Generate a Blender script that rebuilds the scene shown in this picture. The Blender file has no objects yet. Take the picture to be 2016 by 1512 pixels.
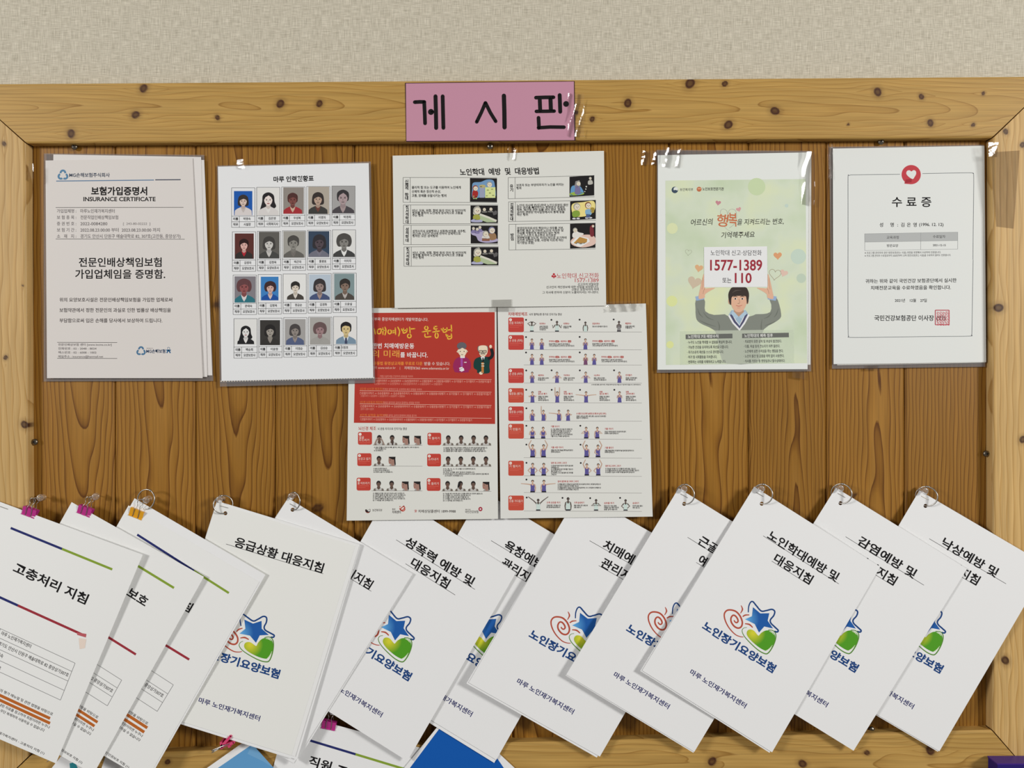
import bpy, math, random
import numpy as np
from mathutils import Vector
from mathutils.geometry import delaunay_2d_cdt

# ------------------------------------------------------------------ camera, lights, world
D, S, Z0 = 1.02, 0.0007, 1.5            # camera distance to the plank panel, metres per pixel there, eye height
CX, CY = 1008.0, 756.0
sc = bpy.context.scene
COL = sc.collection
cam_d = bpy.data.cameras.new('camera'); cam_d.sensor_width = 36.0
cam_d.lens = 36.0 * D / (2016 * S); cam_d.clip_start = 0.01
cam = bpy.data.objects.new('camera', cam_d); COL.objects.link(cam)
cam.location = (0, -D, Z0); cam.rotation_euler = (math.pi / 2, 0, 0)
sc.camera = cam
vs = sc.view_settings
vs.view_transform = 'Standard'; vs.look = 'None'; vs.gamma = 1.0; vs.use_curve_mapping = False
vs.exposure = 0.0
w = bpy.data.worlds.new('world'); sc.world = w; w.use_nodes = True
w.node_tree.nodes['Background'].inputs[0].default_value = (1.0, 0.98, 0.95, 1)
w.node_tree.nodes['Background'].inputs[1].default_value = 0.2

def area(name, loc, target, sx, sy, power, col):
    l = bpy.data.lights.new(name, 'AREA'); l.shape = 'RECTANGLE'; l.size = sx; l.size_y = sy
    l.energy = power; l.color = col
    o = bpy.data.objects.new(name, l); COL.objects.link(o); o.location = loc
    o.rotation_euler = (Vector(target) - Vector(loc)).to_track_quat('-Z', 'Y').to_euler()
    return o
area('ceiling_lamp_right', (3.4, -2.7, Z0 + 1.0), (0.15, 0, Z0 - 0.1), 0.85, 0.7, 111, (1, 0.985, 0.955))
area('ceiling_lamp_left', (-3.4, -2.7, Z0 + 1.0), (-0.25, 0, Z0 - 0.1), 0.85, 0.7, 84, (1, 0.985, 0.965))

# ------------------------------------------------------------------ helpers
LUM = 0.75
def lin(c):
    c = c / 255.0
    return c / 12.92 if c <= 0.04045 else ((c + 0.055) / 1.055) ** 2.4
def alb(rgb, k=LUM):
    return tuple(min(0.9, lin(v) / k) for v in rgb) + (1,)
_m = {}
def principled(name, rgba, rough=0.6, spec=0.3, metal=0.0):
    m = bpy.data.materials.new(name); m.use_nodes = True
    b = m.node_tree.nodes['Principled BSDF']
    b.inputs['Base Color'].default_value = rgba; b.inputs['Roughness'].default_value = rough
    b.inputs['Specular IOR Level'].default_value = spec; b.inputs['Metallic'].default_value = metal
    return m
def ink(rgb, rough=0.7, spec=0.12):
    k = (tuple(rgb), rough)
    if k not in _m: _m[k] = principled('ink_%d_%d_%d' % tuple(rgb), alb(rgb), rough, spec)
    return _m[k]
def paper(rgb, rough=0.7, bump=0.06):
    k = ('p', tuple(rgb), rough)
    if k in _m: return _m[k]
    m = principled('paper_%d_%d_%d' % tuple(rgb), alb(rgb), rough, 0.22)
    n, l = m.node_tree.nodes, m.node_tree.links; b = n['Principled BSDF']
    tc = n.new('ShaderNodeTexCoord'); nz = n.new('ShaderNodeTexNoise')
    nz.inputs['Scale'].default_value = 900; nz.inputs['Detail'].default_value = 3
    bp = n.new('ShaderNodeBump'); bp.inputs['Strength'].default_value = bump; bp.inputs['Distance'].default_value = 0.0004
    l.new(tc.outputs['Object'], nz.inputs['Vector']); l.new(nz.outputs['Fac'], bp.inputs['Height'])
    l.new(bp.outputs['Normal'], b.inputs['Normal'])
    _m[k] = m
    return m
def film(name, tint, glossy, rough, haze=0.0):
    m = bpy.data.materials.new(name); m.use_nodes = True
    n, l = m.node_tree.nodes, m.node_tree.links
    n.remove(n['Principled BSDF']); out = n['Material Output']
    t = n.new('ShaderNodeBsdfTransparent'); t.inputs[0].default_value = tint + (1,)
    g = n.new('ShaderNodeBsdfGlossy'); g.inputs['Roughness'].default_value = rough
    lw = n.new('ShaderNodeFresnel'); lw.inputs['IOR'].default_value = 1.45
    ma = n.new('ShaderNodeMath'); ma.operation = 'MULTIPLY_ADD'; ma.inputs[1].default_value = 0.6; ma.inputs[2].default_value = glossy
    hz = n.new('ShaderNodeMixShader'); hz.inputs[0].default_value = haze; df = n.new('ShaderNodeBsdfDiffuse'); df.inputs[0].default_value = (.8, .79, .8, 1)
    l.new(t.outputs[0], hz.inputs[1]); l.new(df.outputs[0], hz.inputs[2])
    mx = n.new('ShaderNodeMixShader')
    l.new(lw.outputs['Fac'], ma.inputs[0]); l.new(ma.outputs[0], mx.inputs[0])
    l.new(hz.outputs[0], mx.inputs[1]); l.new(g.outputs[0], mx.inputs[2]); l.new(mx.outputs[0], out.inputs[0])
    return m
M_FILM = film('sleeve_film', (0.86, 0.85, 0.86), 0.01, 0.12, 0.14)
M_TAPE = film('clear_tape', (1.0, 0.995, 0.985), 0.008, 0.07, 0.015)
M_STEEL = principled('bright_steel', (0.42, 0.40, 0.37, 1), 0.3, 0.5, 1.0)
M_SCREW = principled('dull_screw', (0.22, 0.19, 0.15, 1), 0.35, 0.5, 1.0)
M_PIN = principled('clear_plastic', (0.95, 0.95, 0.95, 1), 0.14, 0.3)
M_PIN.node_tree.nodes['Principled BSDF'].inputs['Transmission Weight'].default_value = 0.92
M_PIN.node_tree.nodes['Principled BSDF'].inputs['IOR'].default_value = 1.45

def P(px, py, d):
    """photo pixel + height above the plank panel (m) -> world point"""
    px = np.asarray(px, float); py = np.asarray(py, float); d = np.asarray(d, float) + 0 * px
    k = (D - d) / D
    return np.stack([(px - CX) * S * k, -d, Z0 + (CY - py) * S * k], -1)

def tag(o, label=None, cat=None, group=None, kind=None):
    for k, v in (('label', label), ('category', cat), ('group', group), ('kind', kind)):
        if v: o[k] = v
    return o
def empty(name, loc, label, cat, group=None):
    o = bpy.data.objects.new(name, None); COL.objects.link(o); o.location = loc; o.empty_display_size = 0.02
    return tag(o, label, cat, group)
def worldloc(o):
    v = Vector((0, 0, 0))
    while o is not None: v = v + o.location; o = o.parent
    return np.array(v)
def obj(name, verts, faces, mats, parent=None, midx=None, smooth=False, loc=None, sharp=None, attrs=None):
    verts = np.asarray(verts, float).reshape(-1, 3)
    me = bpy.data.meshes.new(name)
    o = bpy.data.objects.new(name, me); COL.objects.link(o)
    base = worldloc(parent) if parent else np.zeros(3)
    if loc is None: loc = base if parent else verts.mean(0)
    loc = np.asarray(loc, float)
    me.from_pydata((verts - loc).tolist(), [], [list(map(int, f)) for f in faces])
    if parent: o.parent = parent
    o.location = tuple(loc - base)
    for m in (mats if isinstance(mats, (list, tuple)) else [mats]): me.materials.append(m)
    if midx is not None: me.polygons.foreach_set('material_index', np.asarray(midx, dtype=np.int32))
    if smooth: me.polygons.foreach_set('use_smooth', np.ones(len(me.polygons), dtype=bool))
    if sharp is not None:
        for e in me.edges:
            if (min(e.vertices), max(e.vertices)) in sharp: e.use_edge_sharp = True
    for k, v in (attrs or {}).items():
        a = me.attributes.new(k, 'FLOAT', 'POINT'); a.data.foreach_set('value', np.asarray(v, dtype=np.float32))
    me.update()
    return o
class MB:
    """collects simple solids for one part"""
    def __init__(s): s.v = []; s.f = []; s.n = 0
    def add(s, v, f):
        v = np.asarray(v, float).reshape(-1, 3); s.v.append(v); s.f += [[i + s.n for i in q] for q in f]; s.n += len(v); return s
    def prism(s, base, off):
        b = np.asarray(base, float); n = len(b); t = b + np.asarray(off, float)
        return s.add(np.vstack([b, t]), [list(range(n))[::-1], list(range(n, 2 * n))] + [[i, (i + 1) % n, n + (i + 1) % n, n + i] for i in range(n)])
    def tube(s, pts, r, seg=10, closed=False):
        pts = np.asarray(pts, float); n = len(pts)
        rr = np.broadcast_to(np.asarray(r, float), (n,))
        if closed: tg = np.roll(pts, -1, 0) - np.roll(pts, 1, 0)
        else: tg = np.gradient(pts, axis=0)
        tg /= np.linalg.norm(tg, axis=1)[:, None] + 1e-12
        a = np.array([0.0, 0, 1]) if abs(tg[0][2]) < 0.9 else np.array([1.0, 0, 0])
        u = np.cross(tg[0], a); u /= np.linalg.norm(u); V = []
        for i in range(n):
            u = u - tg[i] * u.dot(tg[i]); u /= np.linalg.norm(u); b = np.cross(tg[i], u)
            for k in range(seg):
                t = 2 * math.pi * k / seg
                V.append(pts[i] + rr[i] * (math.cos(t) * u + math.sin(t) * b))
        F = []
        for i in range(n if closed else n - 1):
            j = (i + 1) % n
            F += [[i * seg + k, i * seg + (k + 1) % seg, j * seg + (k + 1) % seg, j * seg + k] for k in range(seg)]
        if not closed: F += [list(range(seg))[::-1], [(n - 1) * seg + k for k in range(seg)]]
        return s.add(V, F)
    def lathe(s, c, prof, seg=20):
        """prof = (radius, height above the board) pairs, axis = out of the board"""
        c = np.asarray(c, float); V = []
        for r, h in prof:
            for k in range(seg):
                t = 2 * math.pi * k / seg
                V.append(c + np.array([r * math.cos(t), -h, r * math.sin(t)]))
        n = len(prof)
        F = [[i * seg + k, i * seg + (k + 1) % seg, (i + 1) * seg + (k + 1) % seg, (i + 1) * seg + k] for i in range(n - 1) for k in range(seg)]
        F += [list(range(seg))[::-1], [(n - 1) * seg + k for k in range(seg)]]
        return s.add(V, F)
    def make(s, name, mat, parent=None, smooth=False, loc=None):
        return obj(name, np.vstack(s.v), s.f, mat, parent, smooth=smooth, loc=loc)

# ------------------------------------------------------------------ sheets of paper
def wav(seed, amp):
    r = random.Random(seed)
    k = [(r.uniform(1, 4), r.uniform(1, 4), r.uniform(0, 6.3), r.uniform(0.3, 1)) for _ in range(5)]
    return lambda u, v: amp * sum(a * np.sin(p * u + q * v + f) for p, q, f, a in k) / 5
class Sheet:
    def __init__(s, corners, depth, bulge=None):
        s.c = np.array(corners, float); s.d = np.array(depth, float) / 1000.0   # TL TR BR BL, mm
        s.b = bulge or (lambda u, v: 0 * u)
    def px(s, u, v):
        u = np.asarray(u, float)[..., None]; v = np.asarray(v, float)[..., None]
        return s.c[0] * (1 - u) * (1 - v) + s.c[1] * u * (1 - v) + s.c[2] * u * v + s.c[3] * (1 - u) * v
    def dep(s, u, v):
        return s.d[0] * (1 - u) * (1 - v) + s.d[1] * u * (1 - v) + s.d[2] * u * v + s.d[3] * (1 - u) * v + s.b(u, v) / 1000.0
    def uv(s, x, y):
        x = np.asarray(x, float); y = np.asarray(y, float)
        a = s.c[1] - s.c[0]; b = s.c[3] - s.c[0]; det = a[0] * b[1] - a[1] * b[0]
        dx, dy = x - s.c[0][0], y - s.c[0][1]
        u = (dx * b[1] - dy * b[0]) / det; v = (a[0] * dy - a[1] * dx) / det
        for _ in range(5):
            p = s.px(u, v); ex = p[..., 0] - x; ey = p[..., 1] - y
            du = (s.c[1] - s.c[0]) * (1 - v)[..., None] + (s.c[2] - s.c[3]) * v[..., None]
            dv = (s.c[3] - s.c[0]) * (1 - u)[..., None] + (s.c[2] - s.c[1]) * u[..., None]
            de = du[..., 0] * dv[..., 1] - du[..., 1] * dv[..., 0]
            u = u - (ex * dv[..., 1] - ey * dv[..., 0]) / de
            v = v - (du[..., 0] * ey - du[..., 1] * ex) / de
        return u, v
    def at(s, x, y, eps=0.0):
        u, v = s.uv(x, y)
        return P(x, y, s.dep(u, v) + eps)
    def centre(s, back=0.0):
        return P(*s.px(np.array(.5), np.array(.5)), s.dep(np.array(.5), np.array(.5)) - back)
    def mesh(s, name, mat, parent=None, thick=0.12, off=0.0, box=(0, 0, 1, 1), holes=(), n=(18, 26), cut=None, loc=None, shift=(0, 0)):
        """solid sheet; off = mm in front of the reference surface, box = its extent in uv, holes = (u, v, radius mm)"""
        u0, v0, u1, v1 = box
        U, V = np.meshgrid(np.linspace(u0, u1, n[0] + 1), np.linspace(v0, v1, n[1] + 1))
        pu, pv = U.ravel(), V.ravel()
        Wm, Hm = np.linalg.norm(s.c[1] - s.c[0]) * .7, np.linalg.norm(s.c[3] - s.c[0]) * .7
        if holes:
            keep = np.ones(len(pu), bool); cyc = []; hp = []
            for hu, hv, r in holes:
                keep &= ((pu - hu) * Wm) ** 2 + ((pv - hv) * Hm) ** 2 > (r * 1.5) ** 2
            pts = [(a * Wm, b * Hm) for a, b in zip(pu[keep], pv[keep])]
            ed = []
            for hu, hv, r in holes:
                k0 = len(pts)
                for k in range(20): pts.append((hu * Wm + r * math.cos(k * math.pi / 10), hv * Hm + r * math.sin(k * math.pi / 10)))
                ed += [(k0 + k, k0 + (k + 1) % 20) for k in range(20)]
            vv, _, ff, *_ = delaunay_2d_cdt([Vector(p) for p in pts], ed, [], 0, 1e-7)
            pu = np.array([p[0] for p in vv]) / Wm; pv = np.array([p[1] for p in vv]) / Hm
            F = []
            for f in ff:
                cu = np.mean([vv[i][0] for i in f]); cv = np.mean([vv[i][1] for i in f])
                if all((cu - hu * Wm) ** 2 + (cv - hv * Hm) ** 2 > (r * .97) ** 2 for hu, hv, r in holes): F.append(list(f))
        else:
            F = []
            W = n[0] + 1
            for j in range(n[1]):
                for i in range(n[0]):
                    if cut and cut((U[j, i] + U[j + 1, i + 1]) / 2, (V[j, i] + V[j + 1, i + 1]) / 2): continue
                    F.append([j * W + i, (j + 1) * W + i, (j + 1) * W + i + 1, j * W + i + 1])
        p = s.px(pu, pv); dd = s.dep(pu, pv) + off / 1000.0
        N = len(pu)
        A = P(p[:, 0] + shift[0], p[:, 1] + shift[1], dd); B = P(p[:, 0] + shift[0], p[:, 1] + shift[1], dd - thick / 1000.0)
        cnt = {}
        for f in F:
            for a, b in zip(f, f[1:] + f[:1]): cnt[(a, b)] = 1
        # faces must look at the camera (-y)
        f0 = F[0]; nn = np.cross(A[f0[1]] - A[f0[0]], A[f0[2]] - A[f0[0]])
        if nn[1] > 0:
            F = [f[::-1] for f in F]; cnt = {}
            for f in F:
                for a, b in zip(f, f[1:] + f[:1]): cnt[(a, b)] = 1
        rim = [(a, b) for (a, b) in cnt if (b, a) not in cnt]
        sharp = set()
        for a, b in rim:
            sharp.add((min(a, b), max(a, b))); sharp.add((min(a, b) + N, max(a, b) + N))
        FF = F + [[i + N for i in f[::-1]] for f in F] + [[b, a, a + N, b + N] for a, b in rim]
        return obj(name, np.vstack([A, B]), FF, mat, parent, smooth=True, sharp=sharp, loc=loc)

# ------------------------------------------------------------------ printing on a sheet
_tx = {}
def glyphs(s, bold):
    k = (s, bold)
    if k not in _tx:
        c = bpy.data.curves.new('t', 'FONT'); c.body = s; c.size = 1.0; c.resolution_u = 3; c.offset = bold
        o = bpy.data.objects.new('t', c); me = bpy.data.meshes.new_from_object(o)
        v = np.zeros(len(me.vertices) * 3); me.vertices.foreach_get('co', v); v = v.reshape(-1, 3)[:, :2]
        f = [list(p.vertices) for p in me.polygons]
        bpy.data.objects.remove(o); bpy.data.curves.remove(c); bpy.data.meshes.remove(me)
        _tx[k] = (v, f)
    return _tx[k]
K_INK = (22, 21, 22)
class Ink:
    def __init__(s, sheet, off=0.0):
        s.sh = sheet; s.o = off; s.T = lambda x, y: (x, y); s.clear()
    def clear(s):
        s.v = []; s.f = []; s.mi = []; s.mats = []; s.n = 0; s.z = 1; return s
    def crop(s, ox, oy, w, ow=2016.0):
        k = w / ow; s.T = lambda x, y: (ox + x * k, oy + y * k); return s
    def photo(s): s.T = lambda x, y: (x, y); return s
    def mm(s, W=210.0, H=297.0):
        def T(x, y):
            p = s.sh.px(np.asarray(x) / W, np.asarray(y) / H); return p[..., 0], p[..., 1]
        s.T = T; return s
    def put(s, v, f, col, z=None):
        v = np.asarray(v, float).reshape(-1, 2); x, y = s.T(v[:, 0], v[:, 1])
        e = (s.o + 0.04 + 0.03 * (s.z if z is None else z)) / 1000.0
        m = ink(col) if isinstance(col, tuple) else col
        if m not in s.mats: s.mats.append(m)
        i = s.mats.index(m)
        s.v.append(s.sh.at(x, y, e)); s.f += [[k + s.n for k in q] for q in f]; s.mi += [i] * len(f); s.n += len(v)
        return s
    def poly(s, pts, col, z=None): return s.put(pts, [list(range(len(pts)))], col, z)
    def quad(s, a, b, c, d, col, z=None, n=8):
        a, b, c, d = map(np.array, (a, b, c, d)); V = []
        for j in range(n + 1):
            for i in range(n + 1):
                u, v = i / n, j / n; V.append(a * (1 - u) * (1 - v) + b * u * (1 - v) + c * u * v + d * (1 - u) * v)
        return s.put(V, [[j * (n + 1) + i, (j + 1) * (n + 1) + i, (j + 1) * (n + 1) + i + 1, j * (n + 1) + i + 1] for j in range(n) for i in range(n)], col, z)
    def rect(s, x0, y0, x1, y1, col, z=None, n=4): return s.quad((x0, y0), (x1, y0), (x1, y1), (x0, y1), col, z, n)
    def rrect(s, x0, y0, x1, y1, r, col, z=None):
        p = []
        for cx, cy, a in ((x1 - r, y0 + r, -90), (x1 - r, y1 - r, 0), (x0 + r, y1 - r, 90), (x0 + r, y0 + r, 180)):
            for k in range(6):
                t = math.radians(a + 18 * k); p.append((cx + r * math.cos(t), cy + r * math.sin(t)))
        return s.poly(p, col, z)
    def circ(s, x, y, rx, col, ry=None, z=None, n=24, ang=0, a0=0, a1=360):
        ry = rx if ry is None else ry; ca, sa = math.cos(math.radians(ang)), math.sin(math.radians(ang)); p = []
        m = n if a1 - a0 >= 360 else n + 1
        for k in range(m):
            t = math.radians(a0 + (a1 - a0) * k / n); X, Y = rx * math.cos(t), ry * math.sin(t); p.append((x + X * ca - Y * sa, y + X * sa + Y * ca))
        return s.poly(p, col, z)
    def line(s, pts, wd, col, z=None, sub=True):
        p = np.asarray(pts, float)
        if sub and len(p) == 2:
            p = p[0] + (p[1] - p[0]) * np.linspace(0, 1, 9)[:, None]
        w_ = np.broadcast_to(np.asarray(wd, float), (len(p),)) / 2.0
        t = np.gradient(p, axis=0); t /= np.linalg.norm(t, axis=1)[:, None] + 1e-9
        nn = np.stack([-t[:, 1], t[:, 0]], 1) * w_[:, None]; n = len(p)
        return s.put(np.vstack([p + nn, p - nn]), [[i, i + 1, n + i + 1, n + i] for i in range(n - 1)], col, z)
    def curve(s, pts, wd, col, z=None, closed=False, sub=6):
        """smooth stroke (Catmull-Rom)"""
        q = spline(pts, closed, sub)
        if np.ndim(wd): wd = np.interp(np.linspace(0, 1, len(q)), np.linspace(0, 1, len(wd)), wd)
        if closed: q = np.vstack([q, q[:1]])
        return s.line(q, wd, col, z, False)
    def blob(s, pts, col, z=None): return s.poly(spline(pts, True, 4), col, z)
    def frame(s, x0, y0, x1, y1, wd, col, z=None):
        for a, b in (((x0, y0), (x1, y0)), ((x1, y0), (x1, y1)), ((x1, y1), (x0, y1)), ((x0, y1), (x0, y0))): s.line([a, b], wd, col, z)
        return s
    def text(s, t, x, y, h, w=None, col=K_INK, bold=0.0, al='c', ang=0.0, z=None, shear=0.0):
        """h = height of a letter, (x, y) = middle of the line at its left/centre/right"""
        v, f = glyphs(t, bold)
        if not len(v): return s
        k = h / 0.92; x0, x1 = v[:, 0].min(), v[:, 0].max()
        kx = k if w is None else min(w / (x1 - x0), 1.25 * k)
        Y = (v[:, 1] - 0.375) * k
        X = (v[:, 0] - {'l': x0, 'c': (x0 + x1) / 2, 'r': x1}[al]) * kx + shear * Y
        ca, sa = math.cos(math.radians(ang)), math.sin(math.radians(ang))
        return s.put(np.stack([x + X * ca + Y * sa, y + X * sa - Y * ca], 1), f, col, z)
    def done(s, name, parent, label=None, kind=None):
        o = obj(name, np.vstack(s.v), s.f, s.mats, parent, s.mi)
        # every print faces the viewer
        tag(o, label, kind=kind); s.clear(); return o
def spline(pts, closed, sub):
    p = np.asarray(pts, float); n = len(p); out = []
    for i in range(n if closed else n - 1):
        a, b, c, d = (p[(i + k) % n] if closed else p[min(max(i + k, 0), n - 1)] for k in (-1, 0, 1, 2))
        for j in range(sub):
            t = j / sub
            out.append(0.5 * (2 * b + (c - a) * t + (2 * a - 5 * b + 4 * c - d) * t * t + (3 * b - a - 3 * c + d) * t ** 3))
    if not closed: out.append(p[-1])
    return np.array(out)

# ------------------------------------------------------------------ wall and noticeboard
def wall_material():
    m = principled('linen_wallpaper', (0.6, 0.57, 0.5, 1), 0.75, 0.2)
    n, l = m.node_tree.nodes, m.node_tree.links; b = n['Principled BSDF']
    tc = n.new('ShaderNodeTexCoord'); fs = []
    for sx, sz in ((1900, 110), (130, 1900)):
        mp = n.new('ShaderNodeMapping'); mp.inputs['Scale'].default_value = (sx * .55, 1, sz * .55)
        nz = n.new('ShaderNodeTexNoise'); nz.inputs['Scale'].default_value = 1; nz.inputs['Detail'].default_value = 2.5
        l.new(tc.outputs['Object'], mp.inputs[0]); l.new(mp.outputs[0], nz.inputs['Vector']); fs.append(nz)
    mx = n.new('ShaderNodeMath'); mx.operation = 'ADD'
    l.new(fs[0].outputs['Fac'], mx.inputs[0]); l.new(fs[1].outputs['Fac'], mx.inputs[1])
    mr = n.new('ShaderNodeMapRange'); mr.inputs[1].default_value = 0.7; mr.inputs[2].default_value = 1.3
    l.new(mx.outputs[0], mr.inputs[0])
    cr = n.new('ShaderNodeValToRGB'); cr.color_ramp.elements[0].color = alb((156, 149, 132), .76); cr.color_ramp.elements[1].color = alb((202, 195, 178), .76)
    l.new(mr.outputs[0], cr.inputs[0]); l.new(cr.outputs[0], b.inputs['Base Color'])
    bp = n.new('ShaderNodeBump'); bp.inputs['Strength'].default_value = 0.35; bp.inputs['Distance'].default_value = 0.0006
    l.new(mr.outputs[0], bp.inputs['Height']); l.new(bp.outputs[0], b.inputs['Normal'])
    return m
WB = 0.012                                  # the wall lies this far behind the planks
mb = MB(); mb.prism([(-3.2, WB, Z0 - 1.5), (3.2, WB, Z0 - 1.5), (3.2, WB, Z0 + 1.3), (-3.2, WB, Z0 + 1.3)], (0, 0.05, 0))
tag(mb.make('wall_back', wall_material(), loc=(0, WB, Z0)), 'pale grey linen textured wallpaper wall behind the noticeboard', 'wall', kind='structure')

def wood(name, stops, knotcol, streak, rough):
    m = principled(name, (0.4, 0.2, 0.1, 1), rough, 0.2)
    n, l = m.node_tree.nodes, m.node_tree.links; b = n['Principled BSDF']
    def attr(k):
        a = n.new('ShaderNodeAttribute'); a.attribute_name = k; return a.outputs['Fac']
    fr = n.new('ShaderNodeMath'); fr.operation = 'FRACT'; l.new(attr('ring'), fr.inputs[0])
    cr = n.new('ShaderNodeValToRGB'); e = cr.color_ramp.elements
    for i, (p, c) in enumerate(stops):
        q = e[i] if i < 2 else e.new(p)
        q.position = p; q.color = alb(c)
    l.new(fr.outputs[0], cr.inputs[0])
    tc = n.new('ShaderNodeTexCoord'); mp = n.new('ShaderNodeMapping'); mp.inputs['Scale'].default_value = streak
    nz = n.new('ShaderNodeTexNoise'); nz.inputs['Scale'].default_value = 1; nz.inputs['Detail'].default_value = 4
    l.new(tc.outputs['Object'], mp.inputs[0]); l.new(mp.outputs[0], nz.inputs['Vector'])
    mr = n.new('ShaderNodeMapRange'); mr.inputs[1].default_value = 0.25; mr.inputs[2].default_value = 0.75; mr.inputs[3].default_value = 0.8; mr.inputs[4].default_value = 1.17
    l.new(nz.outputs['Fac'], mr.inputs[0])
    mu = n.new('ShaderNodeMath'); mu.operation = 'MULTIPLY'; l.new(mr.outputs[0], mu.inputs[0]); l.new(attr('tone'), mu.inputs[1])
    sc_ = n.new('ShaderNodeMix'); sc_.data_type = 'RGBA'; sc_.blend_type = 'MULTIPLY'; sc_.inputs['Factor'].default_value = 1
    cb = n.new('ShaderNodeCombineColor')
    for i in range(3): l.new(mu.outputs[0], cb.inputs[i])
    l.new(cr.outputs[0], sc_.inputs[6]); l.new(cb.outputs[0], sc_.inputs[7])
    kn = n.new('ShaderNodeMix'); kn.data_type = 'RGBA'; l.new(attr('knot'), kn.inputs['Factor'])
    l.new(sc_.outputs[2], kn.inputs[6]); kn.inputs[7].default_value = alb(knotcol)
    l.new(kn.outputs[2], b.inputs['Base Color'])
    bp = n.new('ShaderNodeBump'); bp.inputs['Strength'].default_value = 0.12; bp.inputs['Distance'].default_value = 0.0004
    l.new(nz.outputs['Fac'], bp.inputs['Height']); l.new(bp.outputs[0], b.inputs['Normal'])
    return m
M_PLANK = wood('varnished_pine_planks', [(0, (142, 101, 42)), (0.66, (133, 92, 33)), (0.88, (112, 73, 23)), (0.965, (82, 47, 12)), (1.0, (133, 92, 34))], (62, 36, 16), (420, 420, 9), 0.42)
M_RAILX = wood('pale_pine_across', [(0, (169, 135, 75)), (0.7, (165, 130, 70)), (0.91, (158, 122, 64)), (0.975, (136, 100, 46)), (1.0, (167, 133, 76))], (58, 29, 21), (9, 300, 420), 0.45)
M_RAILZ = wood('pale_pine_upright', [(0, (182, 150, 98)), (0.68, (176, 143, 90)), (0.9, (167, 132, 78)), (0.97, (156, 120, 68)), (1.0, (178, 146, 94))], (58, 33, 22), (420, 300, 9), 0.45)

def smooth(e0, e1, x):
    t = np.clip((x - e0) / (e1 - e0), 0, 1); return t * t * (3 - 2 * t)
def grain(a, l, seed, spacing, ax, h0, slope, knots, wob=0.004, hn=1.0):
    """growth-ring phase at (a across, l along the board, metres); knots = (a, l, r)"""
    r = random.Random(seed); f = [r.uniform(0, 6.3) for _ in range(8)]
    wa = wob * (np.sin(l * 5 + f[0]) + .5 * np.sin(l * 13 + f[1]) + .12 * np.sin(l * 39 + a * 30 + f[2]))
    hh = h0 + slope * l + hn * (.006 * np.sin(l * 6 + f[3]) + .003 * np.sin(l * 15 + f[4]) + .001 * np.sin(l * 41 + f[5] + a * 60))
    knot = np.zeros_like(a); da = np.zeros_like(a)
    for ka, kl, kr in knots:
        A, L = a - ka, l - kl
        ang = np.arctan2(L, A)
        q = np.sqrt(A * A + L * L) * (1 + .10 * np.sin(2 * ang + ka * 900) + .02 * np.sin(3 * ang + kl * 700))
        da += np.sign(A + 1e-9) * -kr * .95 * np.exp(-(A / (kr * 2.6)) ** 2 - (L / (kr * 4.2)) ** 2)
        core = 1 - smooth(kr * .72, kr * 1.08, q)
        halo = (1 - smooth(kr * .9, kr * 2.1, q)) * .24
        ringd = .82 + .18 * smooth(kr * .2, kr * .75, q)
        knot = np.maximum(knot, np.maximum(core * ringd, halo))
    rr = np.sqrt((a + da - ax - wa) ** 2 + hh ** 2)
    return rr / spacing + .12 * np.sin(l * 60 + a * 200 + f[6]), knot

board = empty('noticeboard', (0, 0, Z0), 'large pine noticeboard of upright varnished planks in a mitred pale frame', 'noticeboard')
RT = 0.014                                  # the rails stand this far in front of the planks
BX = [62, 225, 384, 541, 697, 853, 1009, 1163, 1318, 1474, 1628, 1782, 1945]
PK = {2: [(427, 600, 8)], 3: [(626, 1000, 11)], 4: [(667, 1004, 9)], 9: [(1468, 866, 7)], 10: [(1682, 975, 5)], 8: [(1440, 1022, 5)], 11: [(1795, 1030, 3)], 5: [(760, 1480, 5)]}
V, F, RG, KN, TN = [], [], [], [], []; nv = 0
rnd = random.Random(5)
for i in range(12):
    x0, x1 = (BX[i] - CX) * S, (BX[i + 1] - CX) * S
    c = .003
    xs = np.concatenate([[x0 + .0002, x0 + .0002, x0 + c], np.linspace(x0 + c, x1 - c, 34)[1:-1], [x1 - c, x1 - .0002, x1 - .0002]])
    ys = np.concatenate([[.009, .0032, 0], np.zeros(32), [0, .0032, .009]])
    zs = np.linspace(-0.505, 0.345, 230)
    A, Zz = np.meshgrid(xs, zs); Y = np.broadcast_to(ys, A.shape)
    xc = (x0 + x1) / 2
    side = rnd.choice([-1, 1]); quarter = i in (4, 7, 11)
    ax = xc + (rnd.uniform(-.02, .02) if not quarter else side * rnd.uniform(.1, .16))
    h0 = rnd.uniform(.012, .045); sl = rnd.choice([-1, 1]) * rnd.uniform(.012, .034)
    kn = [((px - CX) * S, (CY - py) * S, r * S) for px, py, r in PK.get(i, [])]
    rg, kk = grain(A, Zz, 100 + i, .0043 if not quarter else .0050, ax, h0, sl, kn, .0025, .32)
    V.append(np.stack([A, Y, Zz + Z0], -1).reshape(-1, 3)); RG.append(rg.ravel() + i * 7.3); KN.append(kk.ravel())
    TN.append(np.full(A.size, rnd.uniform(.93, 1.08)))
    W = len(xs)
    for j in range(len(zs) - 1):
        F += [[nv + j * W + k, nv + j * W + k + 1, nv + (j + 1) * W + k + 1, nv + (j + 1) * W + k] for k in range(W - 1)]
    nv += A.size
obj('plank_panel', np.vstack(V), F, M_PLANK, board, attrs={'ring': np.concatenate(RG), 'knot': np.concatenate(KN), 'tone': np.concatenate(TN)})
mb = MB(); mb.prism([(-.7, .0085, Z0 - .5), (.7, .0085, Z0 - .5), (.7, .0085, Z0 + .34), (-.7, .0085, Z0 + .34)], (0, .003, 0))
mb.make('backing_board', principled('dark_backing', (.03, .018, .01, 1), .8), board)

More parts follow.
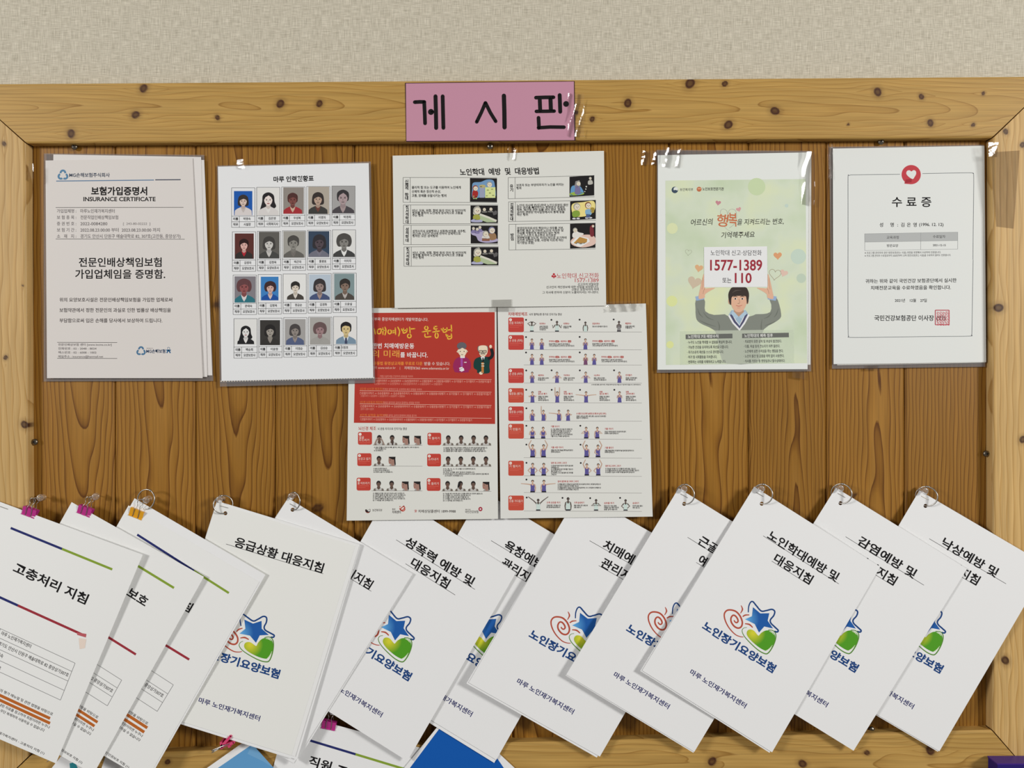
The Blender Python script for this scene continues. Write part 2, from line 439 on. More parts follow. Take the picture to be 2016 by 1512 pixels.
def rail(quad, knots, seed, along, mat, spacing, h0, slope, axo, tone=1.0):
    """quad: front-face corners (photo px) TL TR BR BL of one mitred rail"""
    q = np.array(quad, float); na, nl = (64, 1000) if along == 'x' else (64, 700)
    ni, nj = (nl, na) if along == 'x' else (na, nl)
    U, Vv = np.meshgrid(np.linspace(0, 1, ni + 1), np.linspace(0, 1, nj + 1))
    U, Vv = U[..., None], Vv[..., None]
    p = q[0] * (1 - U) * (1 - Vv) + q[1] * U * (1 - Vv) + q[2] * U * Vv + q[3] * (1 - U) * Vv
    w3 = P(p[..., 0], p[..., 1], RT)
    # gently eased long edges
    t = (Vv if along == 'x' else U)[..., 0]; ed = np.minimum(t, 1 - t) * na
    w3[..., 1] += np.where(ed < .5, .0016, np.where(ed < 1.5, .0004, 0))
    X, Zc = w3[..., 0], w3[..., 2] - Z0
    a, l = (Zc, X) if along == 'x' else (X, Zc)
    kk = [(((CY - y) * S, (x - CX) * S, r * S) if along == 'x' else ((x - CX) * S, (CY - y) * S, r * S)) for x, y, r in knots]
    kk = [(k[0] * (D - RT) / D, k[1] * (D - RT) / D, k[2]) for k in kk]
    rg, kn = grain(a, l, seed, spacing, a.mean() + axo, h0, slope, kk, .003)
    N = p.shape[0] * p.shape[1]; W = ni + 1
    Fr = [[j * W + i, (j + 1) * W + i, (j + 1) * W + i + 1, j * W + i + 1] for j in range(nj) for i in range(ni)]
    per = [i for i in range(W)] + [j * W + ni for j in range(1, nj + 1)] + [nj * W + i for i in range(ni - 1, -1, -1)] + [j * W for j in range(nj - 1, 0, -1)]
    fr = w3.reshape(-1, 3); bk = fr[per].copy(); bk[:, 1] = WB - .0005
    M_ = len(per); md = fr[per].copy(); md[:, 1] = -RT + .004 
    Fs = [[per[(k + 1) % M_], per[k], N + k, N + (k + 1) % M_] for k in range(M_)] + [[N + (k + 1) % M_, N + k, N + M_ + k, N + M_ + (k + 1) % M_] for k in range(M_)]
    rgr = rg.ravel(); knr = kn.ravel()
    at = {'ring': np.concatenate([rgr, rgr[per], rgr[per] + .3]), 'knot': np.concatenate([knr, knr[per], knr[per] * 0]), 'tone': np.full(N + 2 * M_, tone)}
    return obj('frame_rail', np.vstack([fr, md, bk]), Fr + Fs, mat, board, attrs=at)
g = 1.9
rail([(-78, 165.5), (2080, 150), (1955 - g, 270.5), (50.5 + g, 281.5)],
     [(282.7, 174, 9), (267, 226, 8.5), (140, 263, 9), (552, 204.4, 9), (629, 204, 7.5), (428, 231.5, 5.5), (1358.6, 164, 11), (1427, 165, 6.5), (1236, 203, 9), (1166, 234.5, 6), (1525.6, 218.5, 9.5), (1434, 245.6, 9.5), (1135, 221.6, 4), (1728, 181, 9), (1814, 190.5, 6), (1831.7, 242, 7.5), (1936, 184, 4), (1916, 246, 4.5), (1670, 245, 3)],
     11, 'x', M_RAILX, .0050, .018, .012, .004)
rail([(-79, 166), (49.5, 282), (58, 1487), (-66, 1607)], [(8, 283, 5), (11, 704, 5), (48, 836, 8), (45, 562, 2)], 12, 'z', M_RAILZ, .0085, .02, .015, -.03, 1.0)
rail([(1956, 271.3), (2081, 150.6), (2078, 1580), (1954.5, 1437)], [(1980, 259, 6), (2013, 285, 6), (1966, 606, 10), (2014, 865, 8), (1979, 1300, 9)], 13, 'z', M_RAILZ, .0085, .02, -.02, .03, 1.05)
rail([(58.5 + g, 1487.7), (1954 - g, 1437.6), (2078, 1581), (-66, 1608)], [(1402, 1499, 9.5), (1580, 1503.7, 9), (1707, 1482, 6), (1832, 1476, 11), (330, 1500, 6)], 14, 'x', M_RAILX, .0050, .02, .012, .02)
def screw(px, py, d, tilt=0):
    c = P(px, py, d); mb = MB()
    mb.lathe(c, [(.0012, -.012), (.0012, 0), (.0044, .0002), (.0043, .0012), (.003, .0024), (.0012, .0030), (.0001, .0031)], 18)
    o = mb.make('screw', M_SCREW, board, smooth=True)
    s2 = MB()
    for a in (tilt, tilt + 90):
        t = math.radians(a); u = np.array([math.cos(t), 0, math.sin(t)]) * .0021; v = np.array([-math.sin(t), 0, math.cos(t)]) * .0004
        b = c + np.array([0, -.0029, 0]); s2.prism([b - u - v, b + u - v, b + u + v, b - u + v], (0, -.0004, 0))
    s2.make('screw_slot', principled('slot_black', (.01, .01, .01, 1), .5), o)
for a in ((147, 289, .003, 20), (965, 288, .003, 5), (1734, 279, .003, 30), (69, 870, .004, 40), (1941, 893, .004, 10), (1715.5, 1436, .003, 15)): screw(*a)

# ------------------------------------------------------------------ papers on the upper part of the board
WHITE = (204, 204, 199)
R = random.Random(3)
def sheetthing(name, corners, depth, label, cat, rgb=WHITE, wave=(1, .5), thick=.14, rough=.7, group=None, n=(24, 30), cut=None, part='paper'):
    sh = Sheet(corners, depth, wav(*wave))
    e = empty(name, sh.centre(), label, cat, group)
    sh.mesh(part, paper(rgb, rough), e, thick, n=n, cut=cut)
    return sh, e, Ink(sh)
def sleeve(name, corners, depth, label, seam=None, margin=.013):
    """clear pocket: back film, folded side edges and the strip of front film beyond the page"""
    sh = Sheet(corners, depth, wav(len(label), .25))
    e = empty(name, sh.centre(), label, 'sleeve')
    sh.mesh('back_film', M_FILM, e, .06, n=(20, 28))
    if seam:
        sh.mesh('welded_seam', M_FILM, e, .1, off=.35, box=seam, n=(40, 1))
        ik = Ink(sh, .42); u0, v0, u1, v1 = seam; vm = (v0 + v1) / 2
        for k in range(58):
            u = u0 + (u1 - u0) * (k + .5) / 58; c = sh.px(np.array([u]), np.array([vm]))[0]
            ik.rect(c[0] - 1.2, c[1] - 1.3, c[0] + 1.2, c[1] + 1.3, (196, 186, 172), n=1)
        ik.done('stitching', e)
    return sh, e

# --- title sign on the top rail
sg, e, k = sheetthing('title_sign', [(797.5, 163), (1131, 159.5), (1133, 277), (799.5, 279.5)], (14.6, 14.6, 14.7, 14.6), 'pink paper title sign with three large black Korean letters on the top rail', 'sign', (44, 26, 34), (2, .12), .3)
k.crop(780, 140, 370, 1998)
k.quad((103, 131), (1889, 111), (1894, 733), (109, 742), (178, 129, 148), n=14).done('pink_face', e)
k.z = 3; BK = (24, 21, 22)
def stroke(p, w_=44): 
    k.line(p, w_, BK, sub=False)
    for q in (p[0], p[-1]): k.circ(q[0], q[1], w_ / 2 * .98, BK)
stroke([(198, 330), (250, 327), (296, 328)], 40); stroke([(298, 330), (303, 440), (307, 555)], 40); k.circ(298, 329, 21, BK)
k.circ(370, 434, 32, BK); stroke([(418, 268), (422, 420), (425, 604)], 43); stroke([(494, 268), (498, 440), (502, 603)], 41); stroke([(372, 434), (415, 434)], 18)
k.done('letter', e); k.z = 3; k.crop(780, 140, 370, 1998)
stroke([(948, 338), (905, 440), (856, 540)], 38); stroke([(950, 338), (1000, 440), (1058, 534)], 38)
stroke([(1145, 262), (1150, 430), (1152, 598)], 46)
k.done('letter', e); k.z = 3; k.crop(780, 140, 370, 1998)
stroke([(1486, 282), (1580, 279), (1672, 278)], 40); stroke([(1526, 290), (1531, 420)], 42); stroke([(1640, 290), (1645, 418)], 44); stroke([(1490, 428), (1590, 427), (1680, 425)], 38)
stroke([(1738, 255), (1741, 340), (1744, 432)], 42); k.circ(1806, 349, 31, BK)
stroke([(1513, 496), (1518, 590)], 40); stroke([(1516, 602), (1640, 594), (1784, 596)], 38); k.circ(1515, 602, 21, BK)
k.done('letter', e)

# --- insurance certificate with the sheets behind it
sleeve('clear_sleeve', [(87, 302), (402, 305), (420, 750), (86, 751)], (2, 2.4, 3, 2.6), 'clear plastic sleeve holding the insurance certificate')
for nm, c, d, lb in (('document_sheet', [(107, 308), (402, 315), (418, 739), (104, 741)], (2.6, 3, 3.6, 3.2), 'hindmost blank sheet sticking out right of the insurance certificate'),
                     ('document_sheet', [(105, 304), (396, 309), (408, 742), (100, 743)], (3, 3.5, 4.4, 4), 'middle blank sheet peeking out above the insurance certificate')):
    sheetthing(nm, c, d, lb, 'paper', (205, 201, 198), (len(lb), .4), .15, group='sheets behind the insurance certificate')
ci, e, k = sheetthing('insurance_certificate', [(89.5, 316), (379, 311), (399, 744.5), (92.5, 744.5)], (3.4, 4.2, 6.4, 5.6), 'insurance certificate headed INSURANCE CERTIFICATE, topmost of its sheaf', 'certificate', (200, 195, 191), (4, 1.3))
k.crop(60, 290, 400)
G1, NV = (108, 103, 103), (56, 66, 84)
def trefoil(cx, cy, r, col):
    for a in (90, 210, 330):
        t0 = math.radians(a)
        q = [(cx + r * .52 * math.cos(t0) + r * .5 * math.cos(t0 + t), cy - r * .52 * math.sin(t0) - r * .5 * math.sin(t0 + t)) for t in np.linspace(-1.75, 1.75, 14)]
        k.line(q, r * .42, col, sub=False)
trefoil(322, 277, 46, (84, 122, 152))
k.text('MG손해보험주식회사', 385, 275, 42, 402, NV, .02, 'l')
k.line([(255, 335), (1225, 325)], 9, (88, 116, 146)); k.line([(1238, 323), (1490, 321)], 10, (72, 76, 90))
k.done('letterhead', e)
k.crop(60, 290, 400)
k.text('보험가입증명서', 880, 434, 82, 556, K_INK, .03); k.text('INSURANCE CERTIFICATE', 883, 512, 54, 716, K_INK, .022)
k.done('title_lettering', e); k.crop(60, 290, 400)
k.text('전문인배상책임보험', 890, 1140, 92, 822, K_INK, .016); k.text('가입업체임을 증명함.', 890, 1258, 92, 894, K_INK, .016)
k.done('statement', e)
k.crop(60, 290, 400)
k.line([(250, 598), (1518, 596)], 4, K_INK); k.line([(250, 910), (1530, 912)], 4, K_INK)
for t, y in (('가입업체명 :', 632), ('보 험 종 목 :', 695), ('증 권 번 호 :', 757), ('보 험 기 간 :', 820), ('소   재   지 :', 882)): k.text(t, 262, y, 38, 192, G1, .012, 'l')
for t, y, w_ in (('마루노인재가복지센터', 632, 340), ('전문직업인배상책임보험', 695, 375), ('2022-0084280', 757, 268), ('2022.08.23.00:00 부터  2023.08.23.00:00 까지', 820, 790), ('경기도 안산시 단원구 예술대학로 82, 307호(고잔동, 중앙상가)', 882, 995)): k.text(t, 495, y, 40, w_, G1, .012, 'l')
k.text('[  243-80-02222  ]', 920, 757, 30, 268, G1, 0, 'l')
k.crop(60, 560, 400)
for t, y, w_ in (('위의 요양보호시설은 전문인배상책임보험을 가입한 업체로써', 152, 1118), ('보험약관에서 정한 전문인의 과실로 인한 법률상 배상책임을', 255, 1105), ('부담함으로써 입은 손해를 당사에서 보상하여 드립니다.', 358, 1020)): k.text(t, 288, y, 42, w_, (70, 64, 64), .014, 'l')
k.line([(265, 575), (860, 577)], 4, K_INK); k.line([(265, 733), (860, 735)], 4, K_INK)
for t, y, w_ in (('전문인배상보험 센터 [www.incms.co.kr]', 597, 530), ('전화번호 : 02 - 2048 - 8024', 636, 402), ('팩스번호 : 02 - 6008 - 1002', 675, 402), ('메일주소 : insurance@hanmail.net', 715, 446)): k.text(t, 275, y, 25, w_, G1, .015, 'l')
k.done('small_print', e)
k.crop(60, 560, 400)
trefoil(1097, 662, 40, (70, 108, 140)); k.text('MG손해보험', 1148, 662, 38, 190, (40, 62, 92), .025, 'l'); k.text('새마을금고', 1150, 634, 12, 66, G1, 0, 'l')
for p in ([(1348, 652), (1392, 652)], [(1370, 650), (1352, 680)], [(1370, 650), (1388, 680)]): k.line(p, 12, (38, 88, 128))
k.curve([(1362, 640), (1360, 628), (1372, 624), (1382, 632), (1378, 642)], 4, (60, 100, 130))
k.done('logo', e)

# --- staff chart
ss, es = sleeve('clear_sleeve', [(427, 326), (730, 318), (738.5, 754), (433, 761)], (2, 6, 9, 6), 'clear plastic sleeve with welded seam under the staff photo chart', seam=(.0, .967, 1.0, .985))
cs, e, k = sheetthing('staff_chart', [(429, 328), (726, 321), (735, 744), (436, 750)], (2.6, 7.2, 10, 7), 'white staff chart with twenty small portrait photographs in four rows', 'chart', (210, 211, 212), (9, .7))
k.crop(420, 310, 340); k.text('마루 인력현황표', 937, 250, 66, 470, K_INK, .03, ang=-1.5); k.done('title_lettering', e)
NAMES = ['박명숙', '김은영', '우성복', '이명자', '박경희', '김영자', '김정옥', '박근자', '홍광표', '이미자', '문태숙', '김명옥', '정금순', '김경화', '오윤실', '백승희', '이윤정', '이영순', '김상순', '이정호']
def cell(r, c): return 213 + 9 * r + 292.5 * c - 1.2 * r * c * .5, 354 + (0, 513, 1018, 1527)[r] - (5.2 + .3 * r) * c
for r in range(4):
    for c in range(5):
        x, y = cell(r, c); dx = 2.0
        k.crop(420, 310, 340); k.z = 2
        f = (75, 75, 75)
        k.frame(x, y, x + 272, y + 462, 4, f); k.line([(x, y + 332), (x + 272, y + 330)], 4, f); k.line([(x, y + 397), (x + 272, y + 395)], 4, f); k.line([(x + 90, y + 332), (x + 90, y + 462)], 4, f)
        i = r * 5 + c
        k.text('이름', x + 47, y + 363, 32, 58, K_INK, .03); k.text('직무', x + 47, y + 428, 32, 58, K_INK, .03)
        k.text(NAMES[i], x + (180 if i != 19 else 130), y + 362, 32, 84, (46, 46, 46), .02)
        role = '시설장' if i == 0 else '사회복지사' if i == 1 else '요양보호사'
        k.text(role, x + 182, y + 427, 34, 84 if i == 0 else 138, (46, 46, 46), .02)
k.done('name_table', e)
# portraits: background, hair, skin, clothes, collar, hair style, scale, centre shift, inset (l t r b)
PT = [((30, 82, 158), (52, 46, 44), (196, 176, 164), (196, 190, 188), (176, 168, 164), 'bob', .86, 0, (28, 38, 30, 8)),
      ((206, 205, 202), (38, 36, 38), (212, 200, 194), (196, 192, 190), (205, 203, 200), 'long', 1.0, 0, (4, 4, 4, 4)),
      ((132, 126, 120), (74, 46, 44), (116, 70, 66), (150, 46, 52), (186, 160, 140), 'crop', .95, -8, (18, 6, 14, 16)),
      ((160, 152, 140), (52, 46, 44), (170, 146, 130), (58, 58, 56), (100, 60, 52), 'bob', .95, -5, (18, 4, 10, 8)),
      ((150, 149, 148), (52, 50, 52), (156, 138, 140), (70, 66, 70), (150, 134, 134), 'tied', 1.12, -6, (4, 0, 2, 10)),
      ((84, 46, 42), (44, 26, 26), (202, 160, 152), (48, 44, 42), (160, 36, 48), 'crop', .86, 0, (28, 20, 22, 14)),
      ((88, 86, 82), (62, 60, 58), (186, 184, 180), (66, 66, 64), (180, 178, 174), 'bob', 1.0, 0, (18, 6, 14, 12)),
      ((146, 144, 138), (70, 68, 66), (128, 126, 120), (92, 90, 86), (104, 100, 96), 'crop', 1.06, -8, (12, 6, 6, 16)),
      ((52, 66, 84), (48, 46, 50), (78, 68, 74), (104, 104, 116), (112, 110, 122), 'bob', 1.08, 4, (12, 10, 16, 18)),
      ((204, 204, 202), (72, 70, 68), (122, 120, 116), (62, 62, 62), (208, 208, 206), 'perm', 1.1, 0, (6, 6, 6, 12)),
      ((120, 116, 122), (92, 60, 62), (134, 78, 78), (44, 104, 116), (196, 190, 190), 'perm', 1.08, -8, (16, 16, 8, 8)),
      ((58, 118, 176), (58, 40, 42), (194, 160, 150), (30, 74, 146), (196, 176, 166), 'perm', .86, 6, (32, 26, 34, 28)),
      ((210, 210, 208), (44, 42, 40), (200, 190, 176), (66, 62, 58), (196, 190, 182), 'crop', .84, 8, (4, 4, 4, 30)),
      ((168, 180, 192), (54, 50, 52), (140, 122, 118), (66, 78, 112), (150, 130, 124), 'bob', 1.0, 0, (14, 12, 8, 22)),
      ((118, 136, 138), (50, 46, 44), (124, 104, 92), (74, 68, 64), (166, 160, 156), 'crop', .98, 4, (14, 8, 22, 16)),
      ((206, 206, 204), (30, 30, 32), (205, 204, 202), (34, 34, 36), (205, 203, 200), 'long', .84, 2, (4, 4, 4, 30)),
      ((54, 52, 50), (38, 36, 36), (146, 140, 132), (50, 48, 46), (128, 122, 116), 'bob', .9, -4, (14, 24, 24, 14)),
      ((150, 148, 146), (68, 64, 64), (132, 124, 118), (78, 88, 118), (136, 126, 122), 'bob', .9, -4, (14, 18, 16, 10)),
      ((156, 154, 150), (96, 78, 78), (146, 118, 120), (148, 146, 142), (146, 144, 140), 'perm', .98, -4, (14, 6, 14, 8)),
      ((207, 206, 204), (36, 34, 36), (196, 176, 128), (112, 134, 152), (200, 206, 212), 'man', 1.0, 10, (6, 6, 6, 8))]
def shade(c, f): return tuple(int(max(0, min(255, v * f))) for v in c)
def portrait(k, x, y, W, H, p):
    bg, hair, skin, cloth, col, style, s, sx, ins = p
    l, t, r, b = ins; k.z = 1
    x0, y0, x1, y1 = x + l, y + t, x + W - r, y + H - b
    k.rect(x0, y0, x1, y1, bg); cx = x + W / 2 + sx; fy = y + 150 + (1 - s) * 60; fw, fh = 48 * s, 66 * s
    k.z = 2                                                          # hair behind the head
    if style == 'long': k.blob([(cx, fy - 92 * s), (cx + 62 * s, fy - 60 * s), (cx + 74 * s, fy + 20 * s), (cx + 92 * s, fy + 70 * s), (cx + 60 * s, fy + 96 * s), (cx, fy + 60 * s), (cx - 50 * s, fy + 130 * s), (cx - 98 * s, fy + 150 * s), (cx - 96 * s, fy + 110 * s), (cx - 72 * s, fy + 20 * s), (cx - 62 * s, fy - 60 * s)], hair)
    elif style == 'bob': k.blob([(cx, fy - 92 * s), (cx + 58 * s, fy - 64 * s), (cx + 74 * s, fy + 10 * s), (cx + 64 * s, fy + 58 * s), (cx, fy + 66 * s), (cx - 64 * s, fy + 58 * s), (cx - 74 * s, fy + 10 * s), (cx - 58 * s, fy - 64 * s)], hair)
    elif style == 'perm': k.blob([(cx, fy - 96 * s), (cx + 64 * s, fy - 70 * s), (cx + 82 * s, fy - 6 * s), (cx + 60 * s, fy + 46 * s), (cx, fy + 40 * s), (cx - 60 * s, fy + 46 * s), (cx - 82 * s, fy - 6 * s), (cx - 64 * s, fy - 70 * s)], hair)
    else: k.blob([(cx, fy - 90 * s), (cx + 56 * s, fy - 62 * s), (cx + 62 * s, fy - 4 * s), (cx + 44 * s, fy + 30 * s), (cx - 44 * s, fy + 30 * s), (cx - 62 * s, fy - 4 * s), (cx - 56 * s, fy - 62 * s)], hair)
    k.z = 3                                                          # shoulders, clipped to the print
    sy = fy + 92 * s; xl, xr = max(x0 + 1, cx - 118 * s), min(x1 - 1, cx + 118 * s)
    k.poly([(xl, y1 - 1), (xl + 4, sy + 34 * s), (xl + 34 * s, sy + 10 * s), (cx - 32 * s, sy - 14 * s), (cx + 32 * s, sy - 14 * s), (xr - 34 * s, sy + 10 * s), (xr - 4, sy + 34 * s), (xr, y1 - 1)], cloth)
    k.z = 4
    k.poly([(cx - 34 * s, sy - 12 * s), (cx + 34 * s, sy - 12 * s), (cx + 20 * s, min(sy + 30 * s, y1 - 4)), (cx, min(sy + 62 * s, y1 - 3)), (cx - 20 * s, min(sy + 30 * s, y1 - 4))], col)
    k.z = 5; k.poly([(cx - 22 * s, fy + 30 * s), (cx + 22 * s, fy + 30 * s), (cx + 26 * s, sy - 6 * s), (cx, sy + 14 * s), (cx - 26 * s, sy - 6 * s)], shade(skin, .88))
    k.z = 6; k.blob([(cx, fy - fh), (cx + fw * .8, fy - fh * .7), (cx + fw, fy - 4), (cx + fw * .74, fy + fh * .6), (cx, fy + fh), (cx - fw * .74, fy + fh * .6), (cx - fw, fy - 4), (cx - fw * .8, fy - fh * .7)], skin)
    k.z = 7                                                          # fringe, brows, eyes, nose, mouth
    top = fy - fh
    if style in ('long', 'tied'): k.poly([(cx, top - 8 * s), (cx + fw * .9, top + 14 * s), (cx + fw * 1.04, fy), (cx + fw * .7, fy - fh * .5), (cx + 4, top + 10 * s), (cx - fw * .7, fy - fh * .5), (cx - fw * 1.04, fy), (cx - fw * .9, top + 14 * s)], hair)
    elif style == 'man': k.poly([(cx - fw * 1.06, fy - 12), (cx - fw, top + 8), (cx - fw * .4, top - 14 * s), (cx + fw * .5, top - 14 * s), (cx + fw, top + 10), (cx + fw * 1.06, fy - 12), (cx + fw * .8, fy - fh * .52), (cx - fw * .2, fy - fh * .66), (cx - fw * .8, fy - fh * .48)], hair)
    else: k.poly([(cx - fw * 1.06, fy), (cx - fw, top + 8), (cx, top - 10 * s), (cx + fw, top + 8), (cx + fw * 1.06, fy), (cx + fw * .74, fy - fh * .34), (cx + fw * .1, fy - fh * .52), (cx - fw * .5, fy - fh * .36), (cx - fw * .86, fy - fh * .2)], hair)
    dk = shade(skin, .42); k.z = 8
    for sg_ in (-1, 1):
        k.line([(cx + sg_ * fw * .24, fy - fh * .17), (cx + sg_ * fw * .66, fy - fh * .2)], 5 * s, shade(skin, .55), sub=False)
        k.circ(cx + sg_ * fw * .43, fy - fh * .03, 9 * s, dk, 5 * s, n=10)
    k.line([(cx + 2, fy + fh * .02), (cx - 4 * s, fy + fh * .34), (cx + 7 * s, fy + fh * .36)], 4 * s, shade(skin, .74), sub=False)
    k.circ(cx, fy + fh * .6, 17 * s, shade(skin, .62) if style != 'long' else (140, 50, 60), 5 * s, n=12)
    if style == 'man':
        k.poly([(cx - 10, sy + 8), (cx + 10, sy + 8), (cx + 15, y1 - 3), (cx - 15, y1 - 3)], (60, 66, 90))
for r in range(4):
    for c in range(5):
        x, y = cell(r, c); k.crop(420, 310, 340)
        portrait(k, x, y, 272, 330, PT[r * 5 + c]); k.done('portrait_photo', e)

# --- landscape handout
ho, e, k = sheetthing('prevention_handout', [(773, 306.5), (1189, 297), (1193.5, 602), (777, 606.5)], (2.2, 3, 6, 6.5), 'landscape handout with seven boxed entries and small black cartoon pictures', 'handout', (203, 203, 197), (12, .8))
k.crop(760, 290, 440)
k.text('노인학대  예방  및  대응방법', 1022, 218, 62, 712, K_INK, .024, ang=-1, shear=-.1)
k.done('title_lettering', e)
def tb(x0, y0, x1, y1, xv, xp, t):
    f = (95, 95, 92); k.z = 1
    for a, b in (((x0, y0), (x1, y0 - t)), ((x0, y1), (x1, y1 - t)), ((x0, y0), (x0, y1)), ((xv, y0), (xv, y1))): k.line([a, b], 3.5, f)
k.crop(760, 290, 440)
tb(154, 272, 1002, 496, 218, 757, -2); tb(156, 520, 1010, 690, 222, 762, 0); tb(158, 703, 1010, 878, 226, 764, 2); tb(162, 898, 1015, 1073, 228, 766, 4)
tb(1102, 273, 1880, 464, 1164, 1655, 18); tb(1105, 492, 1893, 670, 1167, 1660, 12); tb(1109, 694, 1890, 926, 1170, 1660, 10)
for s_, x, y, st, h in (('신체적 학대', 186, 308, 35, 36), ('정서적학대', 190, 540, 33, 34), ('성적학대', 190, 740, 33, 34), ('정서적학대', 195, 918, 33, 34), ('유기', 1132, 350, 34, 34), ('경제적학대', 1134, 518, 32, 34), ('방임', 1138, 792, 33, 34)):
    for i, ch in enumerate(s_):
        if ch != ' ': k.text(ch, x, y + i * st * (1.0 if len(s_) != 6 else .86), h * .94, None, K_INK, .03)
DG = (48, 47, 46)
def para(lines, x, y, dy, h, tilt=0):
    for i, (t, w_) in enumerate(lines): k.text(t, x, y + i * dy, h, w_, (40, 39, 38), .022, 'l', tilt)
para([('물리적 힘 또는 도구를 이용하여 노인에게', 442), ('신체적 혹은 정신적 손상,', 262), ('고통, 장애를 유발시키는 행위', 312)], 232, 362, 37, 26)
em = [('비난, 모욕, 위협, 협박 등의 언어 및 비언어적', 480), ('행위를 통하여 노인에게 정서적으로 고통을', 456), ('주는 행위', 98)]
para(em, 237, 570, 22, 24); para(em, 241, 951, 22, 24)
para([('성적수치심 유발행위나 성폭력(성희롱, 성추행,', 482), ('강간)등 노인의 의사에 반하여 강제적으로', 436), ('행하는 모든 성적행위', 228)], 238, 756, 22, 24)
para([('보호자 또는 부양의무자가 노인을 버리는', 428), ('행위', 44)], 1176, 342, 26, 24, -1)
para([('노인의 의사에 반(反)하여 노인으로부터 재산', 464), ('또는 권리를 빼앗아가는 행위로서 경제적', 430), ('착취, 재산에 관한 법률 권리 위반, 경제적', 436), ('권리와 관련된 의사결정에서의 통제 등을', 430), ('하는 행위', 100)], 1180, 524, 21, 24, -.6)
para([('부양의무자로서의 책임이나 의무를 거부,', 420), ('불이행 혹은 포기하여 노인의 의식주 및', 418), ('의료를 적절하게 제공하지 않는 행위', 380), ('(노인 스스로가 최소한의 자기보호', 350), ('관련행위를 의도적, 비의도적으로 포기하여', 446), ('심각한 위험한 상황, 사망에 이르게 하는', 420), ('자기방임 포함)', 152)], 1182, 730, 22, 24, -.4)
k.done('boxed_text', e)
k.crop(760, 290, 440)
RD = (170, 44, 54)
k.text('노인학대 신고전화', 1540, 1160, 48, 380, RD, 0, 'l', -.6); k.text('1577-1389', 1918, 1198, 44, 214, RD, 0, 'r')
for dx, dy in ((0, -12), (-12, 6), (12, 6)): k.circ(1514 + dx, 1157 + dy, 10, RD, n=14)
k.poly([(1514, 1160), (1522, 1180), (1506, 1180)], RD)
for t, y, w_ in (('신고자의 비밀보장', 1234, 188), ('신고인의 개인정보에 대한 비밀을 보장합니다.', 1258, 472), ('신분은 보장되어야 하며', 1281, 244), ('그 의사에 반하여 신분이 노출되어서는 아니된다.', 1306, 508)): k.text(t, 1918, y, 24, w_, DG, .012, 'r', -.4)
k.done('helpline_text', e)
BKP = (32, 30, 31); SK = (206, 198, 180)
